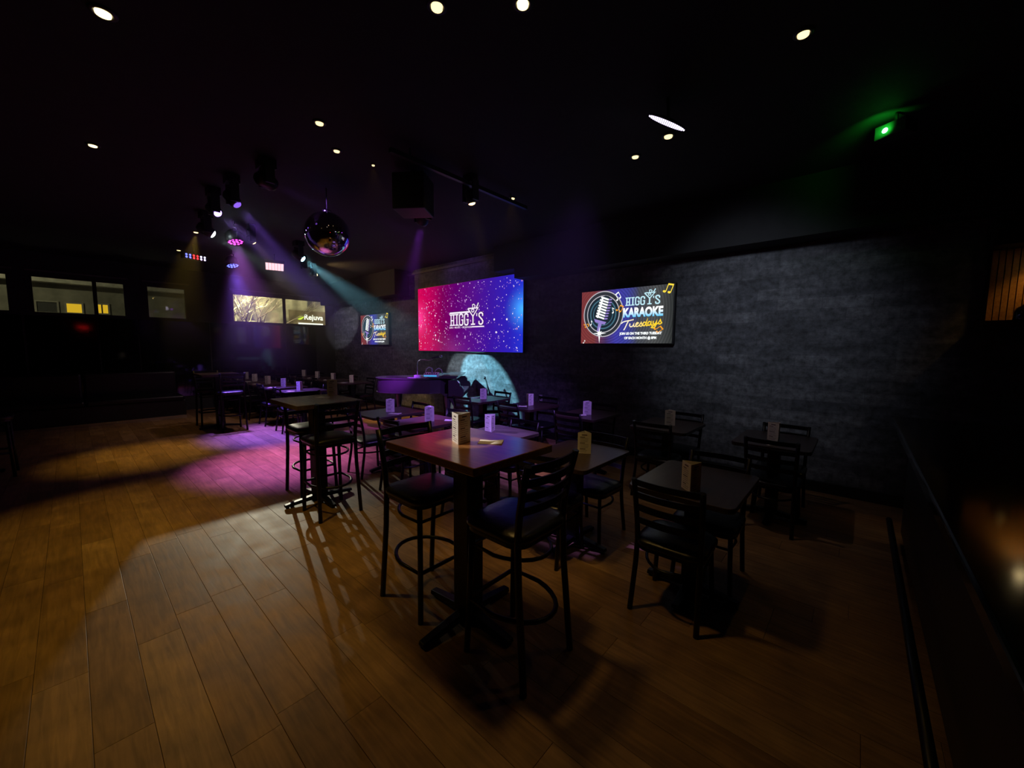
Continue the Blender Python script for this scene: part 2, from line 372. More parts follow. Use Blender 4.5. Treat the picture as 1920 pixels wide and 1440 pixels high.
MB().box(-5.4, 0.45, -5.9, 3.6, 3.83, 4.0).prism([(-5.4, 3.96), (0.45, 3.96), (-2.5, 5.6)], -5.9, 3.6, M=Matrix(((1, 0, 0, 0), (0, 0, 1, 0), (0, 1, 0, 0), (0, 0, 0, 1)))).build('roof', M_SNOW, hs)
for (ya, yb, za, zb, m) in [(0.02, 0.40, 2.80, 3.13, M_LITWIN), (0.76, 1.10, 2.83, 3.16, M_LITWIN), (-0.70, -0.22, 2.78, 3.14, M_DARKWIN)]:
    ya, yb = ya - 1.5, yb - 1.5
    wv = MB(); t = 0.05
    wv.box(0, 0.05, ya - t, ya, za - t, zb + t).box(0, 0.05, yb, yb + t, za - t, zb + t).box(0, 0.05, ya, yb, zb, zb + t).box(0, 0.05, ya, yb, za - t, za)
    wv = wv.build('window', M_WINTRIM, hs)
    MB().box(0.004, 0.012, ya, yb, za, zb).build('pane', m, wv)
    if m is M_LITWIN and ya > -1: MB().box(0.012, 0.03, (ya + yb) / 2 - 0.012, (ya + yb) / 2 + 0.03, za, zb).build('glazing_bar', M_DARKWIN, wv)
bd = empty('shop_building', (-28, 9, 0), label='pale stone shop building behind the bare tree with white lit sign', cat='building')
MB().box(-4, 0, -7, 8, 0, 7.0).build('wall', M_STONE, bd)
MB().box(0, 0.12, 0.6, 8, 2.4, 3.95).build('sign_fascia', M_SIGNBAND, bd)
wv = MB().box(0, 0.06, 1.72, 2.12, 4.15, 5.0).build('window', M_WINTRIM, bd); MB().box(0.06, 0.08, 1.77, 2.07, 4.2, 4.95).build('pane', M_DARKWIN, wv)
MB().box(0, 0.3, -7, 8, 5.35, 5.6).build('cornice', M_SNOW, bd)

def text_mesh(txt, bold=0.0, shear=0.0):
    c = bpy.data.curves.new('lettering', 'FONT'); c.body = txt; c.size = 1.0; c.offset = bold; c.shear = shear; c.fill_mode = 'BOTH'; c.resolution_u = 3
    o = bpy.data.objects.new('tmp', c); COL.objects.link(o)
    dg = bpy.context.evaluated_depsgraph_get(); dg.update()
    me = bpy.data.meshes.new_from_object(o.evaluated_get(dg)); bpy.data.objects.remove(o, do_unlink=True); me.materials.clear(); return me
def fit_text(name, txt, x0, x1, y0, y1, z, mat, parent, bold=0.0, shear=0.0, rise=0.0):
    me = text_mesh(txt, bold, shear); xs = [v.co.x for v in me.vertices]; yy = [v.co.y for v in me.vertices]
    ax, bx, ay, by = min(xs), max(xs), min(yy), max(yy)
    for v in me.vertices:
        fx = (v.co.x - ax) / (bx - ax)
        v.co = (x0 + fx * (x1 - x0), y0 + (v.co.y - ay) / (by - ay) * (y1 - y0) + rise * fx, z)
    return ob(name, me, mat, parent)
ROT_FAR = (PI / 2, 0, 0)          # print facing -Y
ROT_EAST = (PI / 2, 0, PI / 2)    # print facing +X
sg = empty('shop_sign', (-27.86, 10.0, 3.0), label='white lit shop sign with a green leaf on the brown fascia', cat='sign'); sg.rotation_euler = ROT_EAST
M_SIGNW = emit('sign_white', (1.0, 1.0, 0.85), 1.6); M_LEAF = emit('sign_leaf', (0.75, 0.95, 0.08), 1.2)
fit_text('lettering', 'Rejuva', 0.50, 1.72, 0.25, 0.72, 0.02, M_SIGNW, sg, bold=0.02)
MB().box(0.12, 1.70, 0.05, 0.14, 0.0, 0.03).build('underline_bar', M_SIGNW, sg)
lf = [(0.02 + 0.46 * t, 0.42 + 0.13 * math.sin(PI * t) + 0.1 * t) for t in [i / 8 for i in range(9)]] + [(0.48 - 0.46 * t, 0.52 - 0.1 * t - 0.13 * math.sin(PI * t)) for t in [i / 8 for i in range(1, 8)]]
MB().prism(lf, 0.0, 0.03).build('leaf_mark', M_LEAF, sg)

def tree(name, base, h, seed, mat, label, spread=1.0, n0=3, lean=(0, 0), levels=6):
    random.seed(seed); t = empty(name, base, label=label, cat='tree'); tb = MB(); bb_ = MB()
    def grow(p, d, L, r, lv):
        q = p + d * L; mid = p + d * (L * 0.5) + Vector((random.uniform(-1, 1), random.uniform(-1, 1), random.uniform(-.5, .5))) * L * 0.07
        (tb if lv >= levels - 1 else bb_).tube([p, mid, q], [r, r * 0.85, r * 0.68], n=5, caps=False)
        if lv == 0: return
        for k in range(random.choice([2, 3, 3])):
            ax = Vector((random.uniform(-1, 1), random.uniform(-1, 1), random.uniform(-.2, .5))).normalized()
            nd = (d + ax * random.uniform(0.45, 0.95) * spread).normalized()
            grow(q if k else p + d * L * random.uniform(0.6, 1.0), nd, L * random.uniform(0.6, 0.82), r * random.uniform(0.48, 0.66), lv - 1)
    for k in range(n0):
        d = Vector((lean[0] + random.uniform(-.15, .15), lean[1] + (k - (n0 - 1) / 2) * 0.22 + random.uniform(-.05, .05), 1)).normalized()
        grow(Vector((0, (k - (n0 - 1) / 2) * 0.16, 0)), d, h * 0.30, 0.08, levels)
    tb.build('trunk', mat, t); bb_.build('branches', mat, t); return t
M_BARK = pbr('bark_dark', (0.055, 0.042, 0.025), 0.9, noise=0.3, nscale=9)
M_BARKL = pbr('bark_frosted_lamplit', (0.66, 0.62, 0.36), 0.9, noise=0.3, nscale=9)  # frost plus yellow lamplight, both put into the bark colour
tree('bare_tree', (-24.6, 6.6, 0), 6.4, 5, M_BARK, 'bare dark tree seen through the right street window', 0.9, 3)
tree('frosted_lamplit_tree', (-26.0, 4.9, 0), 6.6, 9, M_BARKL, 'pale frosted tree with lamplit bark colour behind the dark one outside', 1.15, 2)
sl = empty('street_lamp', (-22.5, 7.52, 0), label='street lamp on a slim pole outside the window mullion', cat='street lamp')
MB().tube([(0, 0, 0), (0, 0, 4.9), (0, -0.2, 5.15), (0, -1.15, 5.15)], 0.045, 8).build('pole', M_FRAME, sl)
MB().cbox((0, -1.32, 5.14), (0.22, 0.42, 0.10)).build('lamp_head', M_FRAME, sl, 0.02)
MB().cbox((0, -1.32, 5.075), (0.16, 0.34, 0.03)).build('lens', emit('street_lamp_glow', (1.0, 0.93, 0.68), 30), sl)
spot((-22.5, 6.2, 5.04), (-17.0, 4.7, 0), 13000, (1.0, 0.90, 0.70), 58.4, 0.3, 0.05, 'street_lamp_light', sl)
spot((-22.4, 6.4, 5.04), (-28, 9.2, 3.2), 4200, (1.0, 0.90, 0.60), 150, 0.6, 0.10, 'street_lamp_back_light', sl)
s2 = empty('street_lamp', (-18.2, -4.2, 0), label='unseen second street lamp added to light the house', cat='street lamp')  # added lamp out of view, brightens the house front
MB().tube([(0, 0, 0), (0, 0, 5.2), (0, 0.2, 5.45), (0, 0.9, 5.45)], 0.045, 8).build('pole', M_FRAME, s2)
MB().cbox((0, 1.05, 5.44), (0.22, 0.42, 0.10)).build('lamp_head', M_FRAME, s2, 0.02)
MB().cbox((0, 1.05, 5.375), (0.16, 0.34, 0.03)).build('lens', emit('added_lamp_glow', (1.0, 0.93, 0.68), 12), s2)
spot((-18.2, -3.15, 5.34), (-22.4, 0.6, 3.2), 310, (1.0, 0.92, 0.62), 130, 0.6, 0.1, 'street_lamp_light', s2)

# ------------------------------------------------------------------ LED wall screen
def logo_higgys(mb, x0, x1, y0, y1, w, bar=True):
    """slab lettering HIGGY'S with a martini glass as the Y; box is the letter height"""
    Wd, H = x1 - x0, y1 - y0
    X = lambda f: x0 + f * Wd
    Y = lambda f: y0 + f * H
    S = lambda pts, ww=w: mb.stroke([(X(a), Y(b)) for a, b in pts], ww)
    def serif(cx, f, l=0.05): S([(cx - l, f), (cx + l, f)], w * 0.75)
    for cx in (0.045, 0.125): S([(cx, 0), (cx, 1)]); serif(cx, 0.03, 0.042); serif(cx, 0.97, 0.042)
    S([(0.045, 0.45), (0.125, 0.45)], w * 0.8)
    S([(0.225, 0), (0.225, 1)], w * 1.1); serif(0.225, 0.03); serif(0.225, 0.97)
    for gx in (0.30, 0.455):
        S([(gx + 0.105, 0.68), (gx + 0.105, 0.88), (gx + 0.08, 0.97), (gx + 0.05, 0.985), (gx + 0.02, 0.95), (gx + 0.005, 0.85), (gx + 0.005, 0.15), (gx + 0.02, 0.05), (gx + 0.05, 0.015), (gx + 0.085, 0.03), (gx + 0.105, 0.12), (gx + 0.105, 0.47)])
        S([(gx + 0.06, 0.47), (gx + 0.125, 0.47)], w * 0.8)
    # martini glass
    S([(0.565, 1.42), (0.845, 1.42), (0.705, 0.72), (0.555, 1.42)], w * 0.85)
    S([(0.705, 0.74), (0.705, 0.05)], w * 1.1); S([(0.645, 0.04), (0.765, 0.04)], w * 0.9)
    S([(0.80, 1.42), (0.86, 1.85)], w * 0.8)
    S([(0.70, 1.44), (0.69, 1.72), (0.73, 1.76), (0.765, 1.62), (0.74, 1.44)], w * 0.6)
    n = 12; mb.stroke([(X(0.70 + 0.035 * math.cos(2 * PI * k / n)), Y(1.22 + 0.13 * math.sin(2 * PI * k / n))) for k in range(n)], w * 0.6, closed=True)
    S([(0.815, 0.98), (0.81, 0.72)], w * 0.8)
    S([(0.975, 0.70), (0.975, 0.88), (0.945, 0.985), (0.905, 0.985), (0.875, 0.9), (0.875, 0.75), (0.90, 0.62), (0.955, 0.42), (0.98, 0.27), (0.975, 0.12), (0.945, 0.02), (0.905, 0.02), (0.875, 0.1), (0.875, 0.3)])
    if bar: S([(0.0, 1.13), (0.60, 1.13)], w * 1.1)

LX0, LX1, LZ0, LZ1 = -7.87, -4.64, 1.53, 2.966
LW, LH = LX1 - LX0, LZ1 - LZ0
led = empty('led_screen', ((LX0 + LX1) / 2, YF - 0.065, LZ0), label='large LED wall screen glowing pink to blue with white bar logo', cat='screen')
MB().box(-LW / 2 - 0.015, LW / 2 + 0.015, -0.01, 0.05, -0.015, LH + 0.015).build('cabinet', M_PLASTIC, led)
def led_material():
    m = bpy.data.materials.new('led_gradient'); m.use_nodes = True; N, L = nodes(m); N.remove(N['Principled BSDF'])
    t = N.new('ShaderNodeTexCoord'); s = N.new('ShaderNodeSeparateXYZ'); L.new(t.outputs['Object'], s.inputs[0])
    mr = N.new('ShaderNodeMapRange'); mr.inputs['From Min'].default_value = -LW / 2; mr.inputs['From Max'].default_value = LW / 2; L.new(s.outputs['X'], mr.inputs['Value'])
    r = N.new('ShaderNodeValToRGB'); e = r.color_ramp.elements; e[0].color = (0.62, 0.0, 0.075, 1); e[1].color = (0.015, 0.03, 0.58, 1)
    for p, c in [(0.14, (0.50, 0.0, 0.085)), (0.28, (0.19, 0.0, 0.085)), (0.42, (0.11, 0.0, 0.14)), (0.58, (0.08, 0.004, 0.22)), (0.74, (0.04, 0.006, 0.32)), (0.90, (0.022, 0.012, 0.44))]:
        k = e.new(p); k.color = (*c, 1)
    L.new(mr.outputs[0], r.inputs[0])
    def glow(px, pz, sx, sz, col):
        mp = N.new('ShaderNodeMapping'); mp.inputs['Location'].default_value = (-px / sx, 0, -pz / sz); mp.inputs['Scale'].default_value = (1 / sx, 1, 1 / sz); L.new(t.outputs['Object'], mp.inputs[0])
        g = N.new('ShaderNodeTexGradient'); g.gradient_type = 'QUADRATIC_SPHERE'; L.new(mp.outputs[0], g.inputs[0])
        sc = N.new('ShaderNodeVectorMath'); sc.operation = 'SCALE'; sc.inputs[0].default_value = col; L.new(g.outputs['Fac'], sc.inputs['Scale']); return sc
    a = glow(-LW / 2, LH * 0.52, 0.55, 0.6, (0.55, 0.06, 0.28)); b = glow(LW / 2, LH * 0.55, 0.5, 0.5, (0.05, 0.45, 0.7)); c = glow(-0.35, 0.05, 0.8, 0.45, (0.08, 0.015, 0.05))
    s1 = N.new('ShaderNodeVectorMath'); L.new(r.outputs[0], s1.inputs[0]); L.new(a.outputs[0], s1.inputs[1])
    s2_ = N.new('ShaderNodeVectorMath'); L.new(s1.outputs[0], s2_.inputs[0]); L.new(b.outputs[0], s2_.inputs[1])
    s3 = N.new('ShaderNodeVectorMath'); L.new(s2_.outputs[0], s3.inputs[0]); L.new(c.outputs[0], s3.inputs[1])
    em = N.new('ShaderNodeEmission'); em.inputs[1].default_value = 1.15; L.new(s3.outputs[0], em.inputs[0]); L.new(em.outputs[0], N['Material Output'].inputs[0]); return m
MB().box(-LW / 2, LW / 2, -0.014, -0.010, 0, LH).build('display_panel', led_material(), led)
random.seed(3); stb = MB(); sts = MB()
for k in range(620):
    x = random.uniform(-LW / 2 + 0.02, LW / 2 - 0.02); z = random.uniform(0.02, LH - 0.02)
    r = random.choice([0.004, 0.005, 0.006, 0.007, 0.008, 0.010, 0.012]); big = random.random() < 0.4
    if random.random() < 0.02: r = 0.022
    (stb if big else sts).disc((x, z, 0.0), r, 7, r * random.choice([1, 1, 1.5]))
o = stb.build('bright_star_specks', emit('star_white', (1, 0.85, 1), 1.0), led); o.rotation_euler = ROT_FAR; o.location = (0, -0.016, 0); o['kind'] = 'stuff'
o = sts.build('faint_star_specks', emit('star_faint', (0.55, 0.25, 0.75), 0.8), led); o.rotation_euler = ROT_FAR; o.location = (0, -0.016, 0); o['kind'] = 'stuff'
M_LOGO = emit('logo_white', (0.95, 0.86, 1.0), 1.0); M_LOGODARK = emit('logo_shadow', (0.035, 0.0, 0.06), 1.0)
lx = (LX0 + LX1) / 2
mb = MB(); logo_higgys(mb, -6.71 - lx, -5.66 - lx, 2.08 - LZ0, 2.315 - LZ0, 0.062); o = mb.build('logo_shadow', M_LOGODARK, led); o.rotation_euler = ROT_FAR; o.location = (0, -0.018, 0)
mb = MB(); logo_higgys(mb, -6.71 - lx, -5.66 - lx, 2.08 - LZ0, 2.315 - LZ0, 0.034); o = mb.build('logo_lettering', M_LOGO, led); o.rotation_euler = ROT_FAR; o.location = (0, -0.020, 0)
o = MB().box(-6.02 - lx, -5.645 - lx, 2.026 - LZ0, 2.05 - LZ0, 0, 0.001).build('logo_underline', M_LOGO, led); o.rotation_euler = ROT_FAR; o.location = (0, -0.020, 0)
o = fit_text('logo_subtitle', 'BAR \u2022 MUSIC \u2022 LOUNGE', -6.72 - lx, -6.03 - lx, 2.018 - LZ0, 2.056 - LZ0, 0, M_LOGO, led, bold=0.01); o['kind'] = 'stuff'; o.rotation_euler = ROT_FAR; o.location = (0, -0.020, 0)

# ------------------------------------------------------------------ karaoke televisions
M_TVW = emit('tv_white', (0.95, 1.0, 1.0), 1.15); M_TVC = emit('tv_pale_cyan', (0.55, 0.85, 0.95), 1.0); M_TVY = emit('tv_yellow', (1.0, 0.72, 0.06), 1.1); M_TVO = emit('tv_orange', (1.0, 0.38, 0.02), 1.0)
M_TVG = emit('tv_ring_grey', (0.030, 0.034, 0.042), 1.0); M_TVD = emit('tv_record_dark', (0.012, 0.022, 0.032), 1.0); M_TVL = emit('tv_light_grey', (0.55, 0.53, 0.58), 1.0); M_TVP = emit('tv_lilac', (0.30, 0.22, 0.62), 1.0); M_TVB = emit('tv_teal_glint', (0.06, 0.16, 0.22), 1.0)
TVW, TVH = 1.452, 0.812
def tv_bg():
    m = bpy.data.materials.new('tv_background'); m.use_nodes = True; N, L = nodes(m); N.remove(N['Principled BSDF'])
    t = N.new('ShaderNodeTexCoord'); s = N.new('ShaderNodeSeparateXYZ'); L.new(t.outputs['Object'], s.inputs[0])
    mr = N.new('ShaderNodeMapRange'); mr.inputs['From Max'].default_value = TVW; L.new(s.outputs['X'], mr.inputs['Value'])
    r = N.new('ShaderNodeValToRGB'); e = r.color_ramp.elements; e[0].color = (0.20, 0.035, 0.035, 1); e[1].color = (0.03, 0.033, 0.033, 1)
    for p, c in [(0.16, (0.19, 0.04, 0.04)), (0.30, (0.06, 0.03, 0.12)), (0.42, (0.05, 0.045, 0.36)), (0.54, (0.045, 0.05, 0.30)), (0.66, (0.055, 0.06, 0.08)), (0.82, (0.075, 0.078, 0.08))]:
        k = e.new(p); k.color = (*c, 1)
    L.new(mr.outputs[0], r.inputs[0])
    # fine concentric rings and rays
    mp = N.new('ShaderNodeMapping'); mp.inputs['Location'].default_value = (-0.40, 0, -0.45); L.new(t.outputs['Object'], mp.inputs[0])
    wv = N.new('ShaderNodeTexWave'); wv.wave_type = 'RINGS'; wv.rings_direction = 'SPHERICAL'; wv.inputs['Scale'].default_value = 8; wv.inputs['Distortion'].default_value = 0.3; L.new(mp.outputs[0], wv.inputs[0])
    rr = N.new('ShaderNodeMapRange'); rr.inputs['To Min'].default_value = 0.8; rr.inputs['To Max'].default_value = 1.25; L.new(wv.outputs['Fac'], rr.inputs['Value'])
    sc = N.new('ShaderNodeVectorMath'); sc.operation = 'SCALE'; L.new(r.outputs[0], sc.inputs[0]); L.new(rr.outputs[0], sc.inputs['Scale'])
    em = N.new('ShaderNodeEmission'); L.new(sc.outputs[0], em.inputs[0]); L.new(em.outputs[0], N['Material Output'].inputs[0]); return m
def karaoke_white_cyan():
    m = bpy.data.materials.new('tv_white_to_cyan'); m.cycles.emission_sampling = 'NONE'; m.use_nodes = True; N, L = nodes(m); N.remove(N['Principled BSDF'])
    t = N.new('ShaderNodeTexCoord'); s = N.new('ShaderNodeSeparateXYZ'); L.new(t.outputs['Object'], s.inputs[0])
    mr = N.new('ShaderNodeMapRange'); mr.inputs['From Min'].default_value = 0.466 * TVH; mr.inputs['From Max'].default_value = 0.60 * TVH; L.new(s.outputs['Y'], mr.inputs['Value'])
    r = N.new('ShaderNodeValToRGB'); r.color_ramp.elements[0].color = (0.05, 0.55, 0.95, 1); r.color_ramp.elements[1].color = (1, 1, 1, 1); L.new(mr.outputs[0], r.inputs[0])
    em = N.new('ShaderNodeEmission'); em.inputs[1].default_value = 1.1; L.new(r.outputs[0], em.inputs[0]); L.new(em.outputs[0], N['Material Output'].inputs[0]); return m
def tuesdays_mat():
    m = bpy.data.materials.new('tv_white_to_yellow'); m.cycles.emission_sampling = 'NONE'; m.use_nodes = True; N, L = nodes(m); N.remove(N['Principled BSDF'])
    t = N.new('ShaderNodeTexCoord'); s = N.new('ShaderNodeSeparateXYZ'); L.new(t.outputs['Object'], s.inputs[0])
    mr = N.new('ShaderNodeMapRange'); mr.inputs['From Min'].default_value = 0.5 * TVW; mr.inputs['From Max'].default_value = 0.74 * TVW; L.new(s.outputs['X'], mr.inputs['Value'])
    r = N.new('ShaderNodeValToRGB'); r.color_ramp.elements[0].color = (1, 0.95, 0.8, 1); r.color_ramp.elements[1].color = (1.0, 0.66, 0.03, 1); L.new(mr.outputs[0], r.inputs[0])
    em = N.new('ShaderNodeEmission'); em.inputs[1].default_value = 1.05; L.new(r.outputs[0], em.inputs[0]); L.new(em.outputs[0], N['Material Output'].inputs[0]); return m

tvroot = empty('television', (-3.42, YF - 0.03, 1.681), label='wall television showing a karaoke poster, right of the LED screen', cat='television', group='karaoke televisions')
MB().box(0, 1.483, -0.045, 0.03, 0, 0.843).build('housing', M_PLASTIC, tvroot, 0.006)
bz = 0.0155
o = MB().box(0, TVW, -0.002, 0, 0, TVH).build('screen', tv_bg(), tvroot); o.location = (bz, -0.0455, bz)
def tvp(name, mb, mat, layer):
    o = mb.build(name, mat, tvroot); o.rotation_euler = ROT_FAR; o.location = (bz, -0.0475 - 0.0006 * layer, bz); return o
def tvt(o, layer): o.rotation_euler = ROT_FAR; o.location = (bz, -0.0475 - 0.0006 * layer, bz); return o
RC = (0.265 * TVW, 0.555 * TVH); n = 48
circ = lambda r, c=RC, a0=0, a1=2 * PI, n=48: [(c[0] + r * math.cos(a0 + (a1 - a0) * k / n), c[1] + r * 1.03 * math.sin(a0 + (a1 - a0) * k / n)) for k in range(n)]
tvp('record_disc', MB().disc((*RC, 0), 0.335, 48, 0.345), M_TVG, 1)
tvp('record_centre', MB().disc((*RC, 0), 0.27, 48, 0.278), M_TVD, 2)
mb = MB(); mb.stroke(circ(0.215), 0.02, closed=True); mb.stroke(circ(0.165), 0.012, closed=True); tvp('record_groove', mb, M_TVB, 3)
mb = MB(); mb.stroke(circ(0.335), 0.014, closed=True); mb.stroke(circ(0.272), 0.013, closed=True); tvp('record_rim', mb, M_TVL, 3)
# microphone graphic
Mm = Matrix.Translation((0.275 * TVW, 0.66 * TVH, 0)) @ Matrix.Rotation(-0.26, 4, 'Z')
mb = MB(); hw = lambda y: 0.105 if -0.16 < y < 0.10 else 0.105 * math.sqrt(max(0.05, 1 - ((y - 0.10) / 0.10) ** 2))
capsule = [(-0.105, -0.17), (0.105, -0.17), (0.115, 0.09), (0.08, 0.17), (0.03, 0.195), (-0.03, 0.195), (-0.08, 0.17), (-0.115, 0.09)]
mb.add([(x, y, 0) for x, y in capsule], [tuple(range(8))], M=Mm); tvp('microphone_body', mb, M_TVD, 4)
mb = MB(); mb2 = MB()
for k in range(8):
    y = -0.15 + k * 0.042; w = hw(y)
    mb.add([(-w, y, 0), (w * 0.45, y - 0.012, 0), (w * 0.45, y + 0.014, 0), (-w, y + 0.026, 0)], [(0, 1, 2, 3)], M=Mm)
    mb2.add([(w * 0.5, y - 0.012, 0), (w, y + 0.004, 0), (w, y + 0.022, 0), (w * 0.5, y + 0.014, 0)], [(0, 1, 2, 3)], M=Mm)
mb.add([(-0.085, -0.16, 0), (-0.055, -0.16, 0), (-0.05, 0.17, 0), (-0.08, 0.15, 0)], [(0, 1, 2, 3)], M=Mm)
tvp('microphone_bars', mb, M_TVW, 5); tvp('microphone_shaded_bars', mb2, M_TVP, 5)
mb = MB(); mb.add([(-0.12, -0.19, 0), (0.10, -0.19, 0), (0.08, -0.235, 0), (-0.09, -0.235, 0)], [(0, 1, 2, 3)], M=Mm)
mb.add([(-0.03, -0.235, 0), (0.03, -0.235, 0), (0.03, -0.36, 0), (-0.02, -0.36, 0)], [(0, 1, 2, 3)], M=Mm); tvp('microphone_yoke', mb, M_TVP, 5)
mb = MB(); fx, fy = 0.228 * TVW, 0.19 * TVH
for k in range(8):
    a = k * PI / 4; l = 0.12 if k % 2 == 0 else 0.06
    mb.add([(fx + l * math.cos(a), fy + l * math.sin(a) * 0.9, 0), (fx + 0.016 * math.cos(a + .8), fy + 0.016 * math.sin(a + .8), 0), (fx + 0.016 * math.cos(a - .8), fy + 0.016 * math.sin(a - .8), 0)], [(0, 1, 2)])
mb.disc((fx, fy, 0), 0.026, 10); mb.add([(fx - 0.012, fy - 0.05, 0), (fx + 0.014, fy - 0.05, 0), (fx + 0.005, 0.0, 0)], [(0, 1, 2)]); tvp('star_flare', mb, M_TVW, 6)
def note(mb, x, y, s, rot, double=True):
    R = Matrix.Translation((x, y, 0)) @ Matrix.Rotation(rot, 4, 'Z') @ Matrix.Scale(s, 4)
    def el(cx, cy): mb.add([(cx + .18 * math.cos(a), cy + .13 * math.sin(a), 0) for a in [2 * PI * k / 8 for k in range(8)]], [tuple(range(8))], M=R)
    el(-.3, -.4); mb.add([(-.18, -.4, 0), (-.10, -.4, 0), (-.10, .5, 0), (-.18, .5, 0)], [(0, 1, 2, 3)], M=R)
    if double:
        el(.25, -.35); mb.add([(.37, -.35, 0), (.45, -.35, 0), (.45, .58, 0), (.37, .58, 0)], [(0, 1, 2, 3)], M=R)
        mb.add([(-.18, .36, 0), (.45, .44, 0), (.45, .62, 0), (-.18, .54, 0)], [(0, 1, 2, 3)], M=R)
    else: mb.add([(-.10, .5, 0), (.15, .2, 0), (.12, .1, 0), (-.10, .3, 0)], [(0, 1, 2, 3)], M=R)
mb = MB(); note(mb, 0.945 * TVW, 0.925 * TVH, 0.125, -0.35); tvp('yellow_music_note', mb, M_TVY, 6)
mb = MB(); note(mb, 0.065 * TVW, 0.355 * TVH, 0.075, -1.2); note(mb, 0.455 * TVW, 0.64 * TVH, 0.10, -0.5); note(mb, 0.865 * TVW, 0.25 * TVH, 0.10, -1.0); tvp('orange_music_notes', mb, M_TVO, 6)
mb = MB(); note(mb, 0.135 * TVW, 0.40 * TVH, 0.075, 0.1, False); note(mb, 0.39 * TVW, 0.62 * TVH, 0.085, 0.3, False); note(mb, 0.43 * TVW, 0.86 * TVH, 0.10, 0.5); note(mb, 0.05 * TVW, 0.03 * TVH, 0.06, -0.3, False); tvp('white_music_notes', mb, M_TVW, 6)
mb = MB(); logo_higgys(mb, 0.516 * TVW, 0.875 * TVW, 0.685 * TVH, 0.825 * TVH, 0.0185, bar=False); tvp('bar_name_lettering', mb, M_TVC, 6)
tvt(fit_text('karaoke_lettering', 'KARAOKE', 0.497 * TVW, 0.907 * TVW, 0.47 * TVH, 0.645 * TVH, 0, karaoke_white_cyan(), tvroot, bold=0.05), 6)
# script lettering
mb = MB(); tx, ty, tw, th = 0.487 * TVW, 0.285 * TVH, 0.42 * TVW, 0.125 * TVH
SCRIPT = [[(-0.02, .62), (.02, .82), (.08, .92), (.18, .98), (.30, 1.08)], [(.17, .95), (.13, .55), (.10, .15), (.07, -.20), (.05, -.35)],
          [(.21, .55), (.20, .25), (.22, .08), (.26, .08), (.29, .25), (.31, .55), (.30, .2), (.32, .07), (.35, .12)],
          [(.35, .30), (.40, .40), (.42, .55), (.39, .62), (.36, .45), (.355, .2), (.38, .06), (.42, .10), (.45, .25)],
          [(.45, .25), (.49, .62), (.50, .40), (.52, .18), (.49, .05), (.45, .10)],
          [(.60, .55), (.56, .62), (.53, .40), (.54, .12), (.57, .08), (.60, .35), (.645, 1.12), (.61, .3), (.62, .08), (.65, .12)],
          [(.72, .58), (.68, .66), (.65, .42), (.66, .15), (.69, .10), (.72, .38), (.735, .62), (.725, .25), (.74, .1), (.77, .2)],
          [(.78, .68), (.775, .40), (.79, .22), (.82, .25), (.85, .50), (.865, .75), (.85, .30), (.83, -.10), (.79, -.28), (.74, -.22), (.76, -.05), (.84, .15), (.90, .35)],
          [(.90, .35), (.945, .80), (.955, .55), (.975, .35), (.945, .20), (.90, .24)]]
for st in SCRIPT: mb.stroke([(tx + tw * a, ty + th * b + 0.02 * a) for a, b in st], 0.016)
tvp('tuesdays_script', mb, tuesdays_mat(), 6)
tvt(fit_text('date_line', 'JOIN US ON THE THIRD TUESDAY', 0.462 * TVW, 0.903 * TVW, 0.142 * TVH, 0.203 * TVH, 0, M_TVW, tvroot, bold=0.05), 6)
tvt(fit_text('time_line', 'OF EACH MONTH @ 8PM', 0.517 * TVW, 0.85 * TVW, 0.063 * TVH, 0.123 * TVH, 0, M_TVW, tvroot, bold=0.05), 6)
dup(tvroot, snapshot(tvroot), (-10.66, YF - 0.03, 1.655), 0, 'far-corner television showing the karaoke poster, left of the LED screen')

# ------------------------------------------------------------------ stools, chairs, tables
def rounded(w, d, r, n=4):
    pts = []
    for cx, cy, a0 in ((w / 2 - r, d / 2 - r, 0), (-w / 2 + r, d / 2 - r, PI / 2), (-w / 2 + r, -d / 2 + r, PI), (w / 2 - r, -d / 2 + r, 1.5 * PI)):
        for k in range(n + 1): a = a0 + PI / 2 * k / n; pts.append((cx + r * math.cos(a), cy + r * math.sin(a)))
    return pts
def cushion(mb, w, d, z0, z1, r, dome=0.012):
    levels = [(0.96, z0), (1.0, z0 + (z1 - z0) * 0.3), (1.0, z0 + (z1 - z0) * 0.65), (0.95, z1 - 0.004), (0.80, z1 + dome * 0.5), (0.45, z1 + dome)]
    base = rounded(w, d, r, 5); n = len(base); vs = []; fs = []
    for s, z in levels: vs += [(x * s, y * s, z) for x, y in base]
    for i in range(len(levels) - 1):
        for k in range(n): fs.append((i * n + k, i * n + (k + 1) % n, (i + 1) * n + (k + 1) % n, (i + 1) * n + k))
    fs.append(tuple(reversed(range(n)))); fs.append(tuple((len(levels) - 1) * n + k for k in range(n)))
    mb.add(vs, fs, True)
def dring(fx, fy, by, z, r, mb):
    """D-shaped brace: straight at the front, bowed round the back"""
    pts = [(-fx, fy, z), (fx, fy, z)]
    n = 14
    for k in range(1, n): a = PI * k / n; pts.append((fx * 1.08 * math.cos(a), -0.06 + (by + 0.06) * math.sin(a) * 1.0 if False else fy * 0.3 - (abs(by) + fy * 0.3) * math.sin(a), z))
    mb.tube(pts, r, 8, closed=True)
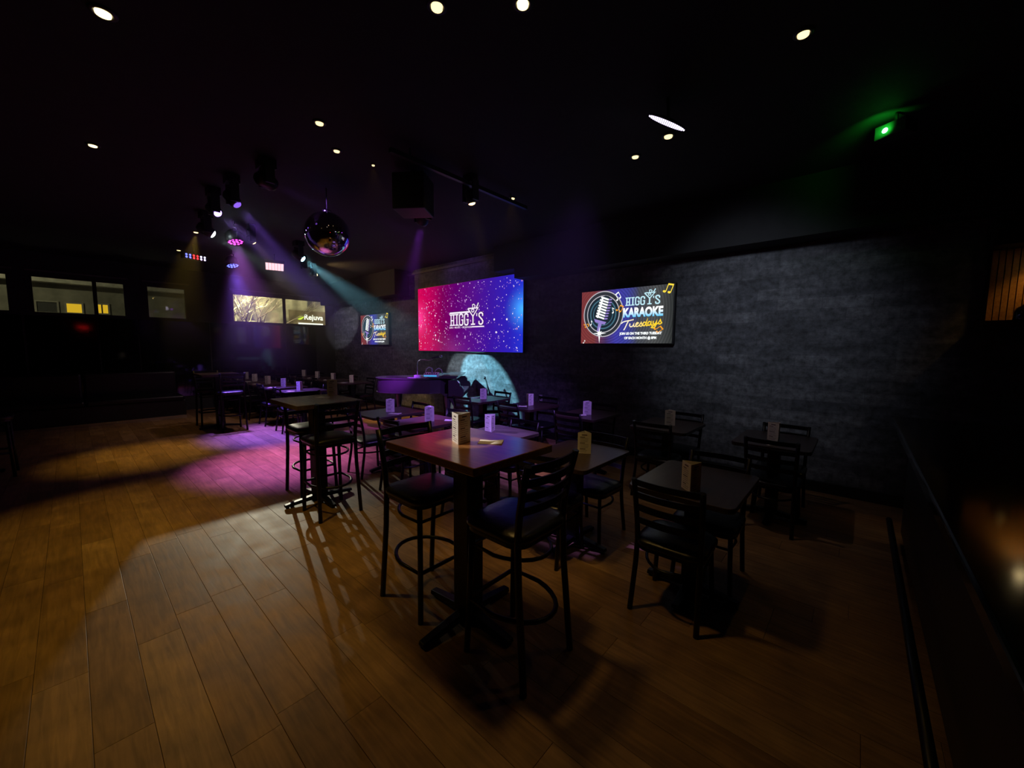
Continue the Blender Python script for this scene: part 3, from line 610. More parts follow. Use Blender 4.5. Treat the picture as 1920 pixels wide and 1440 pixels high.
def seating(name, seat_z, top_z, slats, stool):
    t = empty(name, (0, 0, 0))
    w, d = 0.42, 0.41
    mb = MB(); cushion(mb, w, d, seat_z - 0.055, seat_z - 0.008, 0.09); mb.build('seat', M_VINYL, t)
    MB().prism(rounded(w * 0.94, d * 0.94, 0.08), seat_z - 0.075, seat_z - 0.054).build('seat_frame', M_METAL, t)
    r = 0.0165 if stool else 0.015
    for s in (-1, 1):
        MB().tube([(s * 0.165, 0.155, seat_z - 0.07), (s * 0.172, 0.165, seat_z * 0.5), (s * 0.185, 0.178, 0.0)], r, 10).build('leg', M_METAL, t)
    for s in (-1, 1):
        pts = [(s * 0.195, -0.225, 0.0), (s * 0.19, -0.205, seat_z * 0.3), (s * 0.185, -0.180, seat_z * 0.65), (s * 0.183, -0.170, seat_z - 0.03), (s * 0.185, -0.180, seat_z + 0.09), (s * 0.19, -0.205, (seat_z + top_z) / 2 + 0.05), (s * 0.194, -0.235, top_z)]
        MB().tube(pts, r * 1.05, 10).build('leg', M_METAL, t)
    z0 = seat_z + 0.115; n = slats
    for k in range(n):
        zc = z0 + (top_z - 0.022 - z0) * k / (n - 1); f = (zc - seat_z) / (top_z - seat_z); yb = -0.178 - 0.052 * f ** 1.3
        vs = []; fs = []; m = 8; hh = 0.019
        for i in range(m + 1):
            u = -1 + 2 * i / m; x = u * 0.185; y = yb - 0.030 * (1 - u * u)
            vs += [(x, y - 0.005, zc - hh), (x, y - 0.006, zc + hh), (x, y + 0.005, zc + hh), (x, y + 0.005, zc - hh)]
        for i in range(m):
            b = i * 4
            for q in range(4): fs.append((b + q, b + 4 + q, b + 4 + (q + 1) % 4, b + (q + 1) % 4))
        fs += [(0, 1, 2, 3), (m * 4 + 3, m * 4 + 2, m * 4 + 1, m * 4)]
        MB().add(vs, fs).build('back_slat', M_METAL, t)
    if stool:
        mb = MB(); dring(0.18, 0.172, -0.235, 0.30, 0.0125, mb); mb.build('foot_ring', M_METAL, t)
        mb = MB(); dring(0.165, 0.155, -0.20, 0.60, 0.010, mb); mb.build('brace_ring', M_METAL, t)
    else:
        mb = MB(); dring(0.165, 0.15, -0.205, 0.30, 0.0095, mb); mb.build('brace_ring', M_METAL, t)
    for s in (-1, 1):
        for (x, y) in ((s * 0.185, 0.178), (s * 0.195, -0.225)):
            pass
    return t
stool0 = seating('bar_stool', 0.76, 1.10, 4, True); stool_parts = snapshot(stool0)
chair0 = seating('dining_chair', 0.46, 0.84, 4, False); chair_parts = snapshot(chair0)
tag(stool0, cat='stool'); tag(chair0, cat='chair')
used = {}
def place(proto, parts, x, y, rz, label, group):
    if proto.name not in used:
        used[proto.name] = 1; proto.location = (x, y, 0); proto.rotation_euler = (0, 0, rz); proto['label'] = label; proto['group'] = group; return proto
    return dup(proto, parts, (x, y, 0), rz, label, group)

def pedestal_table(name, w, d, h, th, mat, legr, foot, round_r):
    t = empty(name)
    MB().prism(rounded(w, d, round_r), h - th, h).build('table_top', mat, t, 0.004)
    MB().box(-legr, legr, -legr, legr, 0.05, h - th - 0.02).build('column', M_METAL, t, 0.006)
    MB().box(-0.16, 0.16, -0.16, 0.16, h - th - 0.02, h - th).build('mount_plate', M_METAL, t)
    for k in range(4):
        a = k * PI / 2; M = Matrix.Rotation(a, 4, 'Z')
        mb = MB(); mb.add([(legr * 0.6, -0.03, 0.03), (foot, -0.028, 0.012), (foot, 0.028, 0.012), (legr * 0.6, 0.03, 0.03), (legr * 0.6, -0.03, 0.075), (foot, -0.022, 0.038), (foot, 0.022, 0.038), (legr * 0.6, 0.03, 0.075)],
                       [(0, 3, 2, 1), (4, 5, 6, 7), (0, 1, 5, 4), (1, 2, 6, 5), (2, 3, 7, 6), (3, 0, 4, 7)], M=M)
        f = mb.build('foot', M_METAL, t, 0.004)
        MB().lathe([(0.016, 0.0), (0.016, 0.014)], 8, M=M @ Matrix.Translation((foot - 0.025, 0, 0))).build('glide', M_PLASTIC, f)
    return t

# table tent menus and cards
def make_menu():
    t = empty('menu_tent'); s, h = 0.108, 0.172; R = s / math.sqrt(3)
    P = [Vector((R * math.cos(a), R * math.sin(a), 0)) for a in (PI / 2 + 0, PI / 2 + 2 * PI / 3, PI / 2 + 4 * PI / 3)]
    random.seed(21)
    for k in range(3):
        a, b = P[k], P[(k + 1) % 3]; nrm = ((a + b) / 2).normalized() * 0.0012
        pn = MB().add([a, b, b + Vector((0, 0, h)), a + Vector((0, 0, h)), a - nrm * 1.5, b - nrm * 1.5, b - nrm * 1.5 + Vector((0, 0, h)), a - nrm * 1.5 + Vector((0, 0, h))],
                      [(0, 1, 2, 3), (5, 4, 7, 6), (3, 2, 6, 7), (0, 4, 5, 1)]).build('panel', M_PAPER, t)
        mb = MB(); o_ = nrm * 0.5
        def rect(u0, u1, z0, z1):
            mb.add([a + (b - a) * u0 + o_ + Vector((0, 0, z0)), a + (b - a) * u1 + o_ + Vector((0, 0, z0)), a + (b - a) * u1 + o_ + Vector((0, 0, z1)), a + (b - a) * u0 + o_ + Vector((0, 0, z1))], [(0, 1, 2, 3)])
        z = h - 0.022
        rect(0.30, 0.70, z, z + 0.008); z -= 0.014
        for j in range(11):
            if j % 4 == 0: rect(0.16, 0.16 + random.uniform(0.35, 0.5), z - 0.003, z + 0.003)
            else: rect(0.16, 0.16 + random.uniform(0.5, 0.68), z - 0.001, z + 0.0012)
            z -= 0.0122
        mb.build('print', M_INK, pn)
    return t
menu0 = make_menu(); menu_parts = snapshot(menu0); tag(menu0, cat='menu')
card0 = MB().add([(-0.07, -0.045, 0.002), (0.0, -0.045, 0.001), (0.07, -0.045, 0.006), (0.07, 0.045, 0.008), (0.0, 0.045, 0.001), (-0.07, 0.045, 0.004),
                  (-0.07, -0.045, 0.0), (0.07, -0.045, 0.0), (0.07, 0.045, 0.0), (-0.07, 0.045, 0.0)],
                 [(0, 1, 4, 5), (1, 2, 3, 4), (9, 8, 7, 6), (6, 7, 2, 1, 0), (8, 9, 5, 4, 3), (7, 8, 3, 2), (9, 6, 0, 5)]).build('drink_card', M_PAPER); tag(card0, cat='card')
usedm = []
def menu(x, y, z, rz, where):
    lab = 'white three-sided menu tent on ' + where
    if 'm' not in usedm:
        usedm.append('m'); menu0.location = (x, y, z); menu0.rotation_euler = (0, 0, rz); menu0['label'] = lab; menu0['group'] = 'menu tents on the tables'; return
    dup(menu0, menu_parts, (x, y, z), rz, lab, 'menu tents on the tables')
def card(x, y, z, rz, where):
    lab = 'small pale drink card lying on ' + where
    if 'c' not in usedm:
        usedm.append('c'); card0.location = (x, y, z); card0.rotation_euler = (0, 0, rz); card0['label'] = lab; card0['group'] = 'drink cards on the tables'; return
    k = card0.copy(); COL.objects.link(k); k.location = (x, y, z); k.rotation_euler = (0, 0, rz); k['label'] = lab; k['group'] = 'drink cards on the tables'

# --- high tables
BT = [('near', -1.655, 1.49, M_WOODTOP, 'tall square bar table with amber wood top in the foreground', 0.762, 0.61),
      ('second', -4.18, 1.66, M_GREYTOP, 'tall bar table with worn brown top behind the foreground one', 0.74, 0.64),
      ('far', -9.33, 1.88, M_DARKTOP, 'tall dark bar table far back beside the slatted purple-lit stool', 0.74, 0.64),
      ('left', -8.0, -0.98, M_DARKTOP, 'tall dark bar table cut off by the left edge of the view', 0.74, 0.64)]
for k, x, y, m, lab, w, d in BT:
    t = pedestal_table('bar_table', w, d, 1.07, 0.042, m, 0.062, 0.34, 0.012); t.location = (x, y, 0); tag(t, lab, 'table', 'tall bar tables')
place(stool0, stool_parts, -1.29, 1.495, PI / 2, 'black bar stool on the right of the foreground bar table, back to camera', 'bar stools')
place(stool0, stool_parts, -2.0, 1.45, -PI / 2, 'black bar stool on the left of the foreground bar table', 'bar stools')
place(stool0, stool_parts, -3.82, 1.62, PI / 2, 'black ladder-back bar stool in front of the second bar table', 'bar stools')
place(stool0, stool_parts, -4.50, 1.72, -PI / 2, 'black bar stool on the far side of the second bar table', 'bar stools')
place(stool0, stool_parts, -8.95, 1.98, PI / 2, 'black bar stool with purple-lit back slats at the far bar table', 'bar stools')
place(stool0, stool_parts, -9.68, 1.80, -PI / 2, 'dark bar stool behind the far bar table', 'bar stools')
place(stool0, stool_parts, -7.79, -0.72, 0.0, 'bar stool at the left edge of the view, one leg showing', 'bar stools')
menu(-1.70, 1.47, 1.07, math.radians(219), 'the foreground amber bar table'); card(-1.57, 1.59, 1.07, 0.62, 'the foreground amber bar table')
card(-4.28, 1.76, 1.07, 0.3, 'the second bar table'); menu(-4.44, 1.95, 1.07, 0.9, 'the back edge of the second bar table')
# --- dining tables: x, y, menu dx dy, menu rot, card
ORD = ['first', 'second', 'third', 'fourth', 'fifth']
SETS = []
for i, (x, y, m) in enumerate([(-0.75, 2.68, M_DARKTOP), (-1.69, 2.71, M_DARKTOP), (-2.68, 2.75, M_TANTOP), (-3.72, 2.68, M_DARKTOP), (-4.60, 2.75, M_DARKTOP)]):
    SETS.append((x, y, m, ORD[i] + ' middle-row table from the right', 'mid', i))
for i, (x, y) in enumerate([(-0.55, 4.45), (-1.58, 4.48), (-2.63, 4.48), (-3.66, 4.53), (-4.68, 4.55)]):
    SETS.append((x, y, M_DARKTOP, ORD[i] + ' wall-row table from the right', 'wall', i))
for i, (x, y) in enumerate([(-8.05, 2.95), (-9.05, 2.95), (-10.0, 2.95), (-10.9, 2.95), (-11.85, 2.95)]):
    SETS.append((x, y, M_DARKTOP, ORD[i] + ' far front-row table, counted from the piano', 'farf', i))
for i, (x, y) in enumerate([(-9.1, 4.45), (-10.05, 4.45), (-10.95, 4.4), (-11.85, 4.4)]):
    SETS.append((x, y, M_DARKTOP, ORD[i] + ' far back-row table, counted from the piano', 'farb', i))
MENU = {('mid', 0): (-0.72, 2.47, 195), ('mid', 1): (-1.65, 2.77, 150), ('mid', 2): (-2.80, 2.83, 235), ('mid', 3): (-3.70, 2.73, 174), ('mid', 4): (-4.60, 2.77, 170),
        ('wall', 0): (-0.55, 4.40, 212), ('wall', 1): (-1.56, 4.46, 145), ('wall', 2): (-2.61, 4.44, 140), ('wall', 3): (-3.66, 4.53, 205), ('wall', 4): (-4.67, 4.55, 166)}
CARD = {('mid', 4): (-4.42, 2.72, .5), ('mid', 3): (-3.55, 2.92, .7), ('wall', 0): (-0.53, 4.20, .6), ('wall', 1): (-1.58, 4.28, .6), ('wall', 2): (-2.64, 4.32, .6), ('wall', 3): (-3.66, 4.36, .6), ('wall', 4): (-4.84, 4.54, .6)}
tproto = {}
JX = random.Random(5)
for (x, y, m, where, row, i) in SETS:
    if m.name not in tproto:
        t = pedestal_table('dining_table', 0.61, 0.76, 0.76, 0.032, m, 0.05, 0.29, 0.05); tag(t, cat='table'); tproto[m.name] = (t, snapshot(t)); t.location = (x, y, 0)
        t['label'] = 'dark dining table, ' + where; t['group'] = 'low dining tables'
    else:
        t0, tp = tproto[m.name]; t = dup(t0, tp, (x, y, 0), 0, 'dark dining table, ' + where, 'low dining tables')
    j = lambda s: JX.uniform(-s, s)
    g = 'ladder-back dining chairs'
    place(chair0, chair_parts, x + j(.03) - (.04 if row == 'mid' else 0), y - 0.235 + j(.02), j(.05), 'black ladder-back chair, camera side of the ' + where, g)
    place(chair0, chair_parts, x + j(.03), y + 0.255 + j(.02), PI + j(.05), 'black ladder-back chair, wall side of the ' + where, g)
    if (row, i) in MENU: mx, my, mr = MENU[(row, i)]
    else: mx, my, mr = x + j(.04), y + j(.04), 145 + j(15)
    menu(mx, my, 0.76, math.radians(mr), 'the ' + where)
    if (row, i) in CARD: cx, cy, crz = CARD[(row, i)]
    elif row == 'mid': cx = None
    else: cx, cy, crz = x + j(.05), y - 0.2 + j(.04), 0.6 + j(.3)
    if cx is not None: card(cx, cy, 0.76, crz, 'the ' + where)

# dark bench along the street wall
bn = empty('booth_bench', (-11.85, 0.1, 0), label='black upholstered bench along the street wall under the left windows', cat='bench')
MB().box(-0.62, 0.62, -3.0, 1.55, 0.06, 0.40).build('base', M_FRAME, bn, 0.01)
for k in range(3): MB().box(-0.2, 0.66, -2.98 + k * 1.51, -2.98 + k * 1.51 + 1.49, 0.40, 0.50).build('seat_cushion', M_VINYL, bn, 0.03)
for k in range(3): MB().box(-0.60, -0.25, -2.98 + k * 1.51, -2.98 + k * 1.51 + 1.49, 0.40, 1.0).build('back_cushion', M_VINYL, bn, 0.04)
MB().box(0.60, 0.63, -3.0, 1.55, 0.0, 0.06).build('kick_plate', M_CHROME, bn)

# ------------------------------------------------------------------ grand piano shell
pn = empty('grand_piano', (-5.22, 4.59, 0), AZ - PI / 2 + 0.0, label='black grand piano with closed lid lit purple at the tail', cat='piano')
# local frame: +Y towards tail? use axes: a = along towards keyboard, b = away from camera
pn.rotation_euler = (0, 0, math.atan2(0.663, 0.748))
def pl(u, v): return (-u, v)      # u from keyboard end towards tail, v away from the camera
def outline(L, Wd, ins=0.0):
    P = [(0 + ins, 0 + ins)]
    P += [(L * 0.70, ins), (L * 0.82, 0.03 + ins), (L * 0.92, 0.11 + ins), (L * 0.985 - ins, 0.25), (L - ins, 0.42), (L * 0.985 - ins, 0.58), (L * 0.93 - ins, 0.70 - ins), (L * 0.84, 0.78 - ins), (L * 0.72, 0.84 - ins), (L * 0.62, 0.92 - ins), (L * 0.52, 1.04 - ins), (L * 0.42, 1.16 - ins), (L * 0.30, Wd - ins)]
    P += [(0 + ins, Wd - ins)]
    return [pl(u, v) for u, v in P]
def smooth_poly(P, it=2):
    for _ in range(it):
        Q = []
        for i in range(len(P)):
            a, b = P[i], P[(i + 1) % len(P)]
            Q += [(a[0] * .75 + b[0] * .25, a[1] * .75 + b[1] * .25), (a[0] * .25 + b[0] * .75, a[1] * .25 + b[1] * .75)]
        P = Q
    return P
LP, WP = 1.66, 1.24
body = [(x - 0.25 if i in (0, len(outline(LP, WP)) - 1) else x, y) for i, (x, y) in enumerate(outline(LP, WP))]
MB().prism(smooth_poly(body)[::-1], 0.79, 1.03, smooth=False).build('case', M_PIANO, pn)
o_ = outline(LP + 0.02, WP + 0.02); o_ = [(x - 0.42 if i in (0, len(o_) - 1) else x, y - 0.012) for i, (x, y) in enumerate(o_)]
MB().prism(smooth_poly(o_)[::-1], 1.035, 1.058).build('lid', M_PIANO, pn, 0.006)
o2 = outline(LP + 0.012, WP + 0.012); o2 = [(x - 0.25 if i in (0, len(o2) - 1) else x, y - 0.008) for i, (x, y) in enumerate(o2)]
MB().prism(smooth_poly(o2)[::-1], 0.785, 0.803).build('rim_moulding', M_PIANO, pn, 0.004)
MB().box(-0.62, -0.12, 0.02, WP - 0.02, 1.060, 1.085).build('folded_lid_flap', M_PIANO, pn, 0.005)
MB().box(-0.40, -0.10, 0.05, WP - 0.05, 1.086, 1.108).build('music_desk', M_PIANO, pn, 0.004)
for v in (0.0, WP - 0.09):
    pr = [(-0.27, 0.74), (0.0, 0.74), (0.0, 0.88), (-0.03, 0.925), (-0.06, 0.93), (-0.07, 0.99), (-0.11, 1.03), (-0.27, 1.03)]
    MB().prism(pr, -v - 0.09, -v, M=Matrix(((1, 0, 0, 0), (0, 0, -1, 0), (0, 1, 0, 0), (0, 0, 0, 1)))).build('cheek', M_PIANO, pn, 0.006)
MB().box(-0.27, -0.01, 0.09, WP - 0.09, 0.74, 0.80).build('key_bed', M_PIANO, pn)
MB().box(-0.27, -0.23, 0.09, WP - 0.09, 0.80, 1.03).build('fallboard', M_PIANO, pn)
for k in range(36):
    w_ = (WP - 0.20) / 36
    MB().box(-0.20, -0.03, 0.10 + k * w_ + 0.001, 0.10 + (k + 1) * w_ - 0.001, 0.80, 0.82).build('key', M_IVORY, pn)
for (u, v) in ((0.30, 0.13), (0.30, WP - 0.14), (LP - 0.38, 0.45)):
    lg = MB().lathe([(0.045, 0.06), (0.05, 0.12), (0.04, 0.2), (0.045, 0.5), (0.07, 0.72), (0.085, 0.79)], 12, M=Matrix.Translation((-u, v, 0))).build('leg', M_PIANO, pn)
    MB().lathe([(0.0, 0.0), (0.03, 0.012), (0.03, 0.05), (0.0, 0.062)], 10, M=Matrix.Translation((-u, v, 0))).build('caster', M_CHROME, lg)
# curved lyre bracket near the keyboard
brk = [(-0.42, 0.79), (-0.05, 0.79), (-0.05, 0.66), (-0.09, 0.52), (-0.07, 0.38), (-0.02, 0.22), (0.02, 0.0), (-0.05, 0.0), (-0.10, 0.2), (-0.15, 0.38), (-0.18, 0.55), (-0.26, 0.68)]
MB().prism(brk, -0.12, -0.06, M=Matrix(((1, 0, 0, 0), (0, 0, -1, 0), (0, 1, 0, 0), (0, 0, 0, 1)))).build('scrolled_bracket', M_PIANO, pn, 0.005)
MB().tube([(-0.45, 0.55, 0.79), (-0.42, 0.55, 0.12)], 0.02, 8).tube([(-0.45, 0.70, 0.79), (-0.42, 0.70, 0.12)], 0.02, 8).cbox((-0.42, 0.625, 0.12), (0.08, 0.24, 0.05)).build('pedal_lyre', M_PIANO, pn)
PM = Matrix.Translation((-5.22, 4.59, 0)) @ Matrix.Rotation(math.atan2(0.663, 0.748), 4, 'Z')
# things on the piano
gm = empty('gooseneck_microphone', PM @ Vector((-0.86, 0.20, 1.058)), 0.72, label='chrome gooseneck microphone on a square base on the piano lid', cat='microphone')
MB().box(-0.055, 0.055, -0.05, 0.05, 0.0, 0.05).build('base', M_PALE, gm, 0.006)
MB().tube([(0, 0, 0.05), (0, 0, 0.24), (0.01, 0, 0.30), (0.06, 0, 0.335), (0.14, 0, 0.33), (0.20, 0, 0.315), (0.28, 0, 0.335)], 0.0075, 8).build('gooseneck', M_CHROME, gm)
MB().tube([(0.27, 0, 0.36), (0.40, 0, 0.385)], [0.012, 0.016], 10).build('microphone_body', M_PLASTIC, gm)
MB().lathe([(0.0, -0.026), (0.018, -0.02), (0.026, 0), (0.018, 0.02), (0, 0.026)], 12, M=Matrix.Translation((0.43, 0, 0.392))).build('grille', M_CHROME, gm)
MB().lathe([(0.0, -0.014), (0.014, 0), (0, 0.014)], 10, M=Matrix.Translation((0.262, 0, 0.358))).build('connector', M_CHROME, gm)
mx = empty('audio_mixer', PM @ Vector((-0.60, 0.16, 1.085)), math.atan2(0.663, 0.748), label='small audio mixer with looping cables on the piano lid, cyan light as glowing strip', cat='mixer')
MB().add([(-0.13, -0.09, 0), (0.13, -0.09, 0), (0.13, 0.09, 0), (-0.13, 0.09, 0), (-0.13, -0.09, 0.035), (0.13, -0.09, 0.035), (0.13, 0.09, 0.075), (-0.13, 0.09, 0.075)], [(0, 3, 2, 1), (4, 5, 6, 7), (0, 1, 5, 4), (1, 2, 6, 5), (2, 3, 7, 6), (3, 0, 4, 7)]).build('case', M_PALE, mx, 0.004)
MB().box(-0.115, 0.115, -0.0915, -0.0905, 0.006, 0.030).build('cyan_light_strip', emit('mixer_cyan_glow', (0.06, 0.42, 0.85), 1.0), mx)  # cyan light on the mixer, put in as a glowing strip
for k in range(6): MB().lathe([(0.009, 0), (0.007, 0.018)], 8, M=Matrix.Translation((-0.10 + k * 0.04, -0.03, 0.05))).build('knob', M_PLASTIC, mx)
for k, (xx, h) in enumerate([(-0.09, 0.17), (0.08, 0.15)]):
    MB().tube([(xx - 0.03, 0.02, 0.05), (xx, 0.02, h * 0.8), (xx + 0.05, 0.02, h), (xx + 0.10, 0.02, h * 0.85), (xx + 0.12, 0.02, 0.05)], 0.006, 7).build('patch_cable', M_PALE, mx)
MB().lathe([(0.018, 0.05), (0.014, 0.10), (0.006, 0.14), (0.0, 0.16)], 8, M=Matrix.Translation((0.0, 0.05, 0))).build('plug', M_PALE, mx)
cc = MB().tube([PM @ Vector(p) for p in [(-1.02, 0.10, 1.066), (-0.95, 0.06, 1.066), (-0.86, 0.10, 1.066), (-0.80, 0.05, 1.066), (-0.74, 0.10, 1.066), (-0.70, 0.04, 1.068), (-0.64, 0.05, 1.093)]], 0.007, 7).build('audio_cable', M_PALE); tag(cc, 'pale cable snaking across the piano lid to the mixer', 'cable')
pb = empty('piano_bench', (-5.02, 5.18, 0), math.atan2(0.663, 0.748), label='black padded piano bench by the wall behind the piano', cat='bench')
mb = MB(); cushion(mb, 0.34, 0.62, 0.44, 0.50, 0.05); mb.build('cushion', M_VINYL, pb)
MB().box(-0.16, 0.16, -0.30, 0.30, 0.38, 0.44).build('apron', M_PIANO, pb)
for sx_ in (-1, 1):
    for sy_ in (-1, 1): MB().tube([(sx_ * 0.13, sy_ * 0.27, 0.40), (sx_ * 0.14, sy_ * 0.28, 0)], [0.025, 0.016], 8).build('leg', M_PIANO, pb)
ms = empty('microphone_stand', (-5.30, 5.30, 0), 0, label='black microphone tilted on a straight stand in front of the lit wall', cat='microphone stand')
MB().lathe([(0.13, 0), (0.13, 0.015), (0.02, 0.03)], 16).build('base', M_PLASTIC, ms)
MB().tube([(0, 0, 0.02), (0, 0, 0.80)], 0.010, 8).build('pole', M_PLASTIC, ms)
MB().tube([(0.03, 0, 0.76), (-0.09, 0, 1.00)], [0.013, 0.018], 8).build('microphone_body', M_PLASTIC, ms)
MB().lathe([(0, -0.03), (0.022, -0.02), (0.026, 0.0), (0.018, 0.022), (0, 0.03)], 12, M=Matrix.Translation((-0.105, 0, 1.03))).build('grille', M_PLASTIC, ms)
ol = empty('wall_outlet', (-4.26, YF - 0.004, 0.66), label='small pale outlet plate low on the charcoal wall', cat='outlet')
MB().box(-0.035, 0.035, -0.004, 0.004, 0, 0.115).build('plate', M_PALE, ol, 0.002)
for z in (0.03, 0.068): MB().box(-0.016, 0.016, -0.006, -0.004, z, z + 0.025).build('socket', M_PLASTIC, ol)

# ------------------------------------------------------------------ mirror ball
ball = empty('mirror_ball', (-4.78, 2.10, 2.93), label='large mirror ball hanging from the ceiling', cat='mirror ball')
prof = [(0.25 * math.sin(PI * k / 36), -0.25 * math.cos(PI * k / 36)) for k in range(37)]; prof[0] = (0.0, -0.25); prof[-1] = (0.0, 0.25)
MB().lathe(prof, 64, caps=False).build('sphere', M_MIRROR, ball)
MB().lathe([(0.05, 0.235), (0.05, 0.27), (0.015, 0.28)], 14).build('cap', M_CHROME, ball)
MB().tube([(0, 0, 0.27), (0, 0, 0.52)], 0.006, 8).build('hanging_rod', M_PLASTIC, ball)

# ------------------------------------------------------------------ lamps
def glow_mat(name, col, s): return emit(name, col, s)
M_DLGLOW = glow_mat('downlight_glow', (1.0, 0.78, 0.34), 3.0)
M_DLGLOW2 = glow_mat('downlight_glow_far', (1.0, 0.76, 0.34), 2.0)
def downlight(x, y, label, tgt=None, power=150, ang=62, r=0.045, col=WARM, blend=0.9, z=ZC, soft=None):
    t = empty('recessed_downlight', (x, y, z), label=label, cat='downlight', group='recessed ceiling downlights')
    MB().lathe([(r * 1.75, 0.0), (r * 1.75, -0.006), (r * 1.25, -0.012), (r * 1.05, -0.004)], 20, caps=False).build('trim_ring', M_PLASTIC, t)
    MB().lathe([(r, -0.004), (r * 0.95, -0.016), (0.0, -0.020)], 16, caps=False).build('lens', M_DLGLOW if power >= 60 else M_DLGLOW2, t)
    if power > 0: spot((x, y, z - 0.03), tgt or (x, y, 0), power, col, ang, blend, soft or r, 'downlight_lamp', t)
downlight(-3.26, 0.24, 'warm downlight at the upper left of the view', (-3.25, 0.36, 0), 105, 66, 0.036, WARM, 1.0)
spot((-3.24, 0.27, ZC - 0.035), (-1.735, 1.44, 1.17), 420, (1.0, 0.88, 0.74), 5.6, 0.6, 0.02, 'downlight_lamp', bpy.data.objects['recessed_downlight'])  # extra narrow spot added to whiten the menu on the foreground table
downlight(-5.42, 0.26, 'warm downlight above the left aisle, second from the camera', (-5.15, 0.30, 0), 125, 44, 0.03, WARM, 1.0)
downlight(-8.20, 1.48, 'small warm downlight furthest back on the left', (-7.8, 0.75, 0), 250, 38, 0.03, WARM, 1.0)
downlight(-10.0, 1.52, 'small warm downlight at the far left by the windows', (-9.9, 1.3, 0), 22, 60, 0.03)
downlight(-3.45, 1.48, 'warm downlight above the second bar table', (-3.2, 1.6, 0), 6, 60, 0.03)
downlight(-3.80, 1.78, 'small slanted warm downlight beside the mirror ball', (-3.8, 2.0, 0), 4, 70, 0.026)
downlight(-3.80, 2.15, 'tiny warm downlight right of the mirror ball', (-3.8, 2.4, 0), 3, 70, 0.014)
downlight(-3.32, 3.72, 'warm downlight right of the amber track lamp', (-3.3, 3.6, 0), 7, 70, 0.03)
downlight(-1.73, 3.70, 'small warm downlight above the wall row', (-1.8, 3.2, 0), 4, 75, 0.03)
downlight(-1.36, 3.54, 'warm downlight just below the white LED disc', (-1.0, 4.4, 0.6), 16, 60, 0.034, (1.0, 0.78, 0.70))
downlight(-0.37, 2.94, 'warm downlight at the upper right of the view', (-0.7, 2.0, 0), 4, 80, 0.03)
downlight(-1.83, 1.43, 'bright downlight at the top edge left of centre', (-1.6, 1.65, 0), 40, 85, 0.032, (1.0, 0.60, 0.16), soft=0.11)
downlight(-1.47, 1.72, 'bright downlight at the top edge right of centre', (-2.05, 2.4, 0), 60, 32, 0.032, (1.0, 0.62, 0.2))

def fixture_matrix(loc, tgt):
    return Matrix.Translation(Vector(loc)) @ aim(loc, tgt)
def moving_head(x, y, z, tgt, label, col, power, ang, glow, blend=0.08, lamp=True, size=1.0, lr=0.05):
    t = empty('moving_head_light', (x, y, z), label=label, cat='stage light', group='moving head stage lights')
    A = aim((x, y, z), tgt); s = size
    MB().box(-0.11 * s, 0.11 * s, -0.09 * s, 0.09 * s, ZC - z - 0.09, ZC - z).build('base', M_PLASTIC, t, 0.008)
    for q in (-1, 1): MB().box(q * 0.125 * s - 0.012, q * 0.125 * s + 0.012, -0.04, 0.04, -0.04, ZC - z - 0.06).build('yoke_arm', M_PLASTIC, t)
    MB().lathe([(0.05 * s, 0.14 * s), (0.085 * s, 0.10 * s), (0.09 * s, -0.06 * s), (0.075 * s, -0.10 * s)], 16, M=A).build('head', M_PLASTIC, t)
    MB().lathe([(0.062 * s, -0.098 * s), (0.05 * s, -0.115 * s), (0.0, -0.13 * s)], 14, M=A, caps=False).build('lens', emit('lens_glow', col, glow), t)
    if lamp:
        d = (Vector(tgt) - Vector((x, y, z))).normalized()
        spot(Vector((x, y, z)) + d * 0.15 * s, tgt, power, col, ang, blend, lr, 'stage_beam', t)
    return t
moving_head(-5.79, 1.23, 3.20, (-2.6, 2.62, 0.75), 'moving head throwing the bright violet-blue beam', (0.40, 0.22, 1.0), 1500, 12, 10, 0.8, size=0.7)
moving_head(-5.22, 1.28, 3.20, (-3.95, 2.8, 0.75), 'moving head throwing the dim purple beam', (0.32, 0.14, 1.0), 2200, 15, 1.0, 0.9, size=0.7)
moving_head(-6.88, 1.36, 3.20, (-6.25, 5.6, 0.78), 'moving head throwing the thin white beam', (0.80, 0.95, 1.0), 850, 17.5, 60, 0.04, size=0.8)
moving_head(-7.53, 2.79, 3.20, (-5.72, 5.6, 0.72), 'moving head throwing the cyan beam below the mirror ball', (0.30, 0.80, 1.0), 3200, 20, 60, 0.04, size=0.8)
moving_head(-3.92, 2.83, 3.12, (-6.5, 3.95, 1.0), 'moving head right of the mirror ball with a faint violet beam', (0.40, 0.05, 0.95), 2300, 19, 3, 0.9, size=0.8)
moving_head(-4.54, 1.41, 3.25, (-6.3, 5.6, 3.12), 'dim moving head left of the mirror ball', (0.30, 0.10, 0.75), 240, 20, 0.6, 0.8, size=0.8)
# amber track lamp on a track
tk = MB().box(-3.265, -3.225, 2.0, 3.9, ZC - 0.11, ZC - 0.07).box(-3.25, -3.24, 2.2, 2.22, ZC - 0.07, ZC).box(-3.25, -3.24, 3.6, 3.62, ZC - 0.07, ZC).build('light_track', M_PLASTIC); tag(tk, 'black lighting track along the ceiling carrying the amber lamp', 'track')
moving_head(-3.24, 2.96, 3.22, (-3.1, 3.7, 0.8), 'amber track lamp with a soft warm beam', (1.0, 0.62, 0.2), 150, 17, 12, 1.0, size=0.6)
moving_head(-9.22, 3.71, 3.2, (-8.7, 4.9, 3.3), 'amber lamp at the far end above the back row tables', (1.0, 0.62, 0.25), 26, 110, 12, 0.9, size=0.6)
moving_head(-8.56, 3.26, 3.22, (-11.75, 5.6, 2.25), 'small white lamp beside the pink LED panel', (0.92, 0.90, 1.0), 420, 18, 14, 0.3, size=0.5)
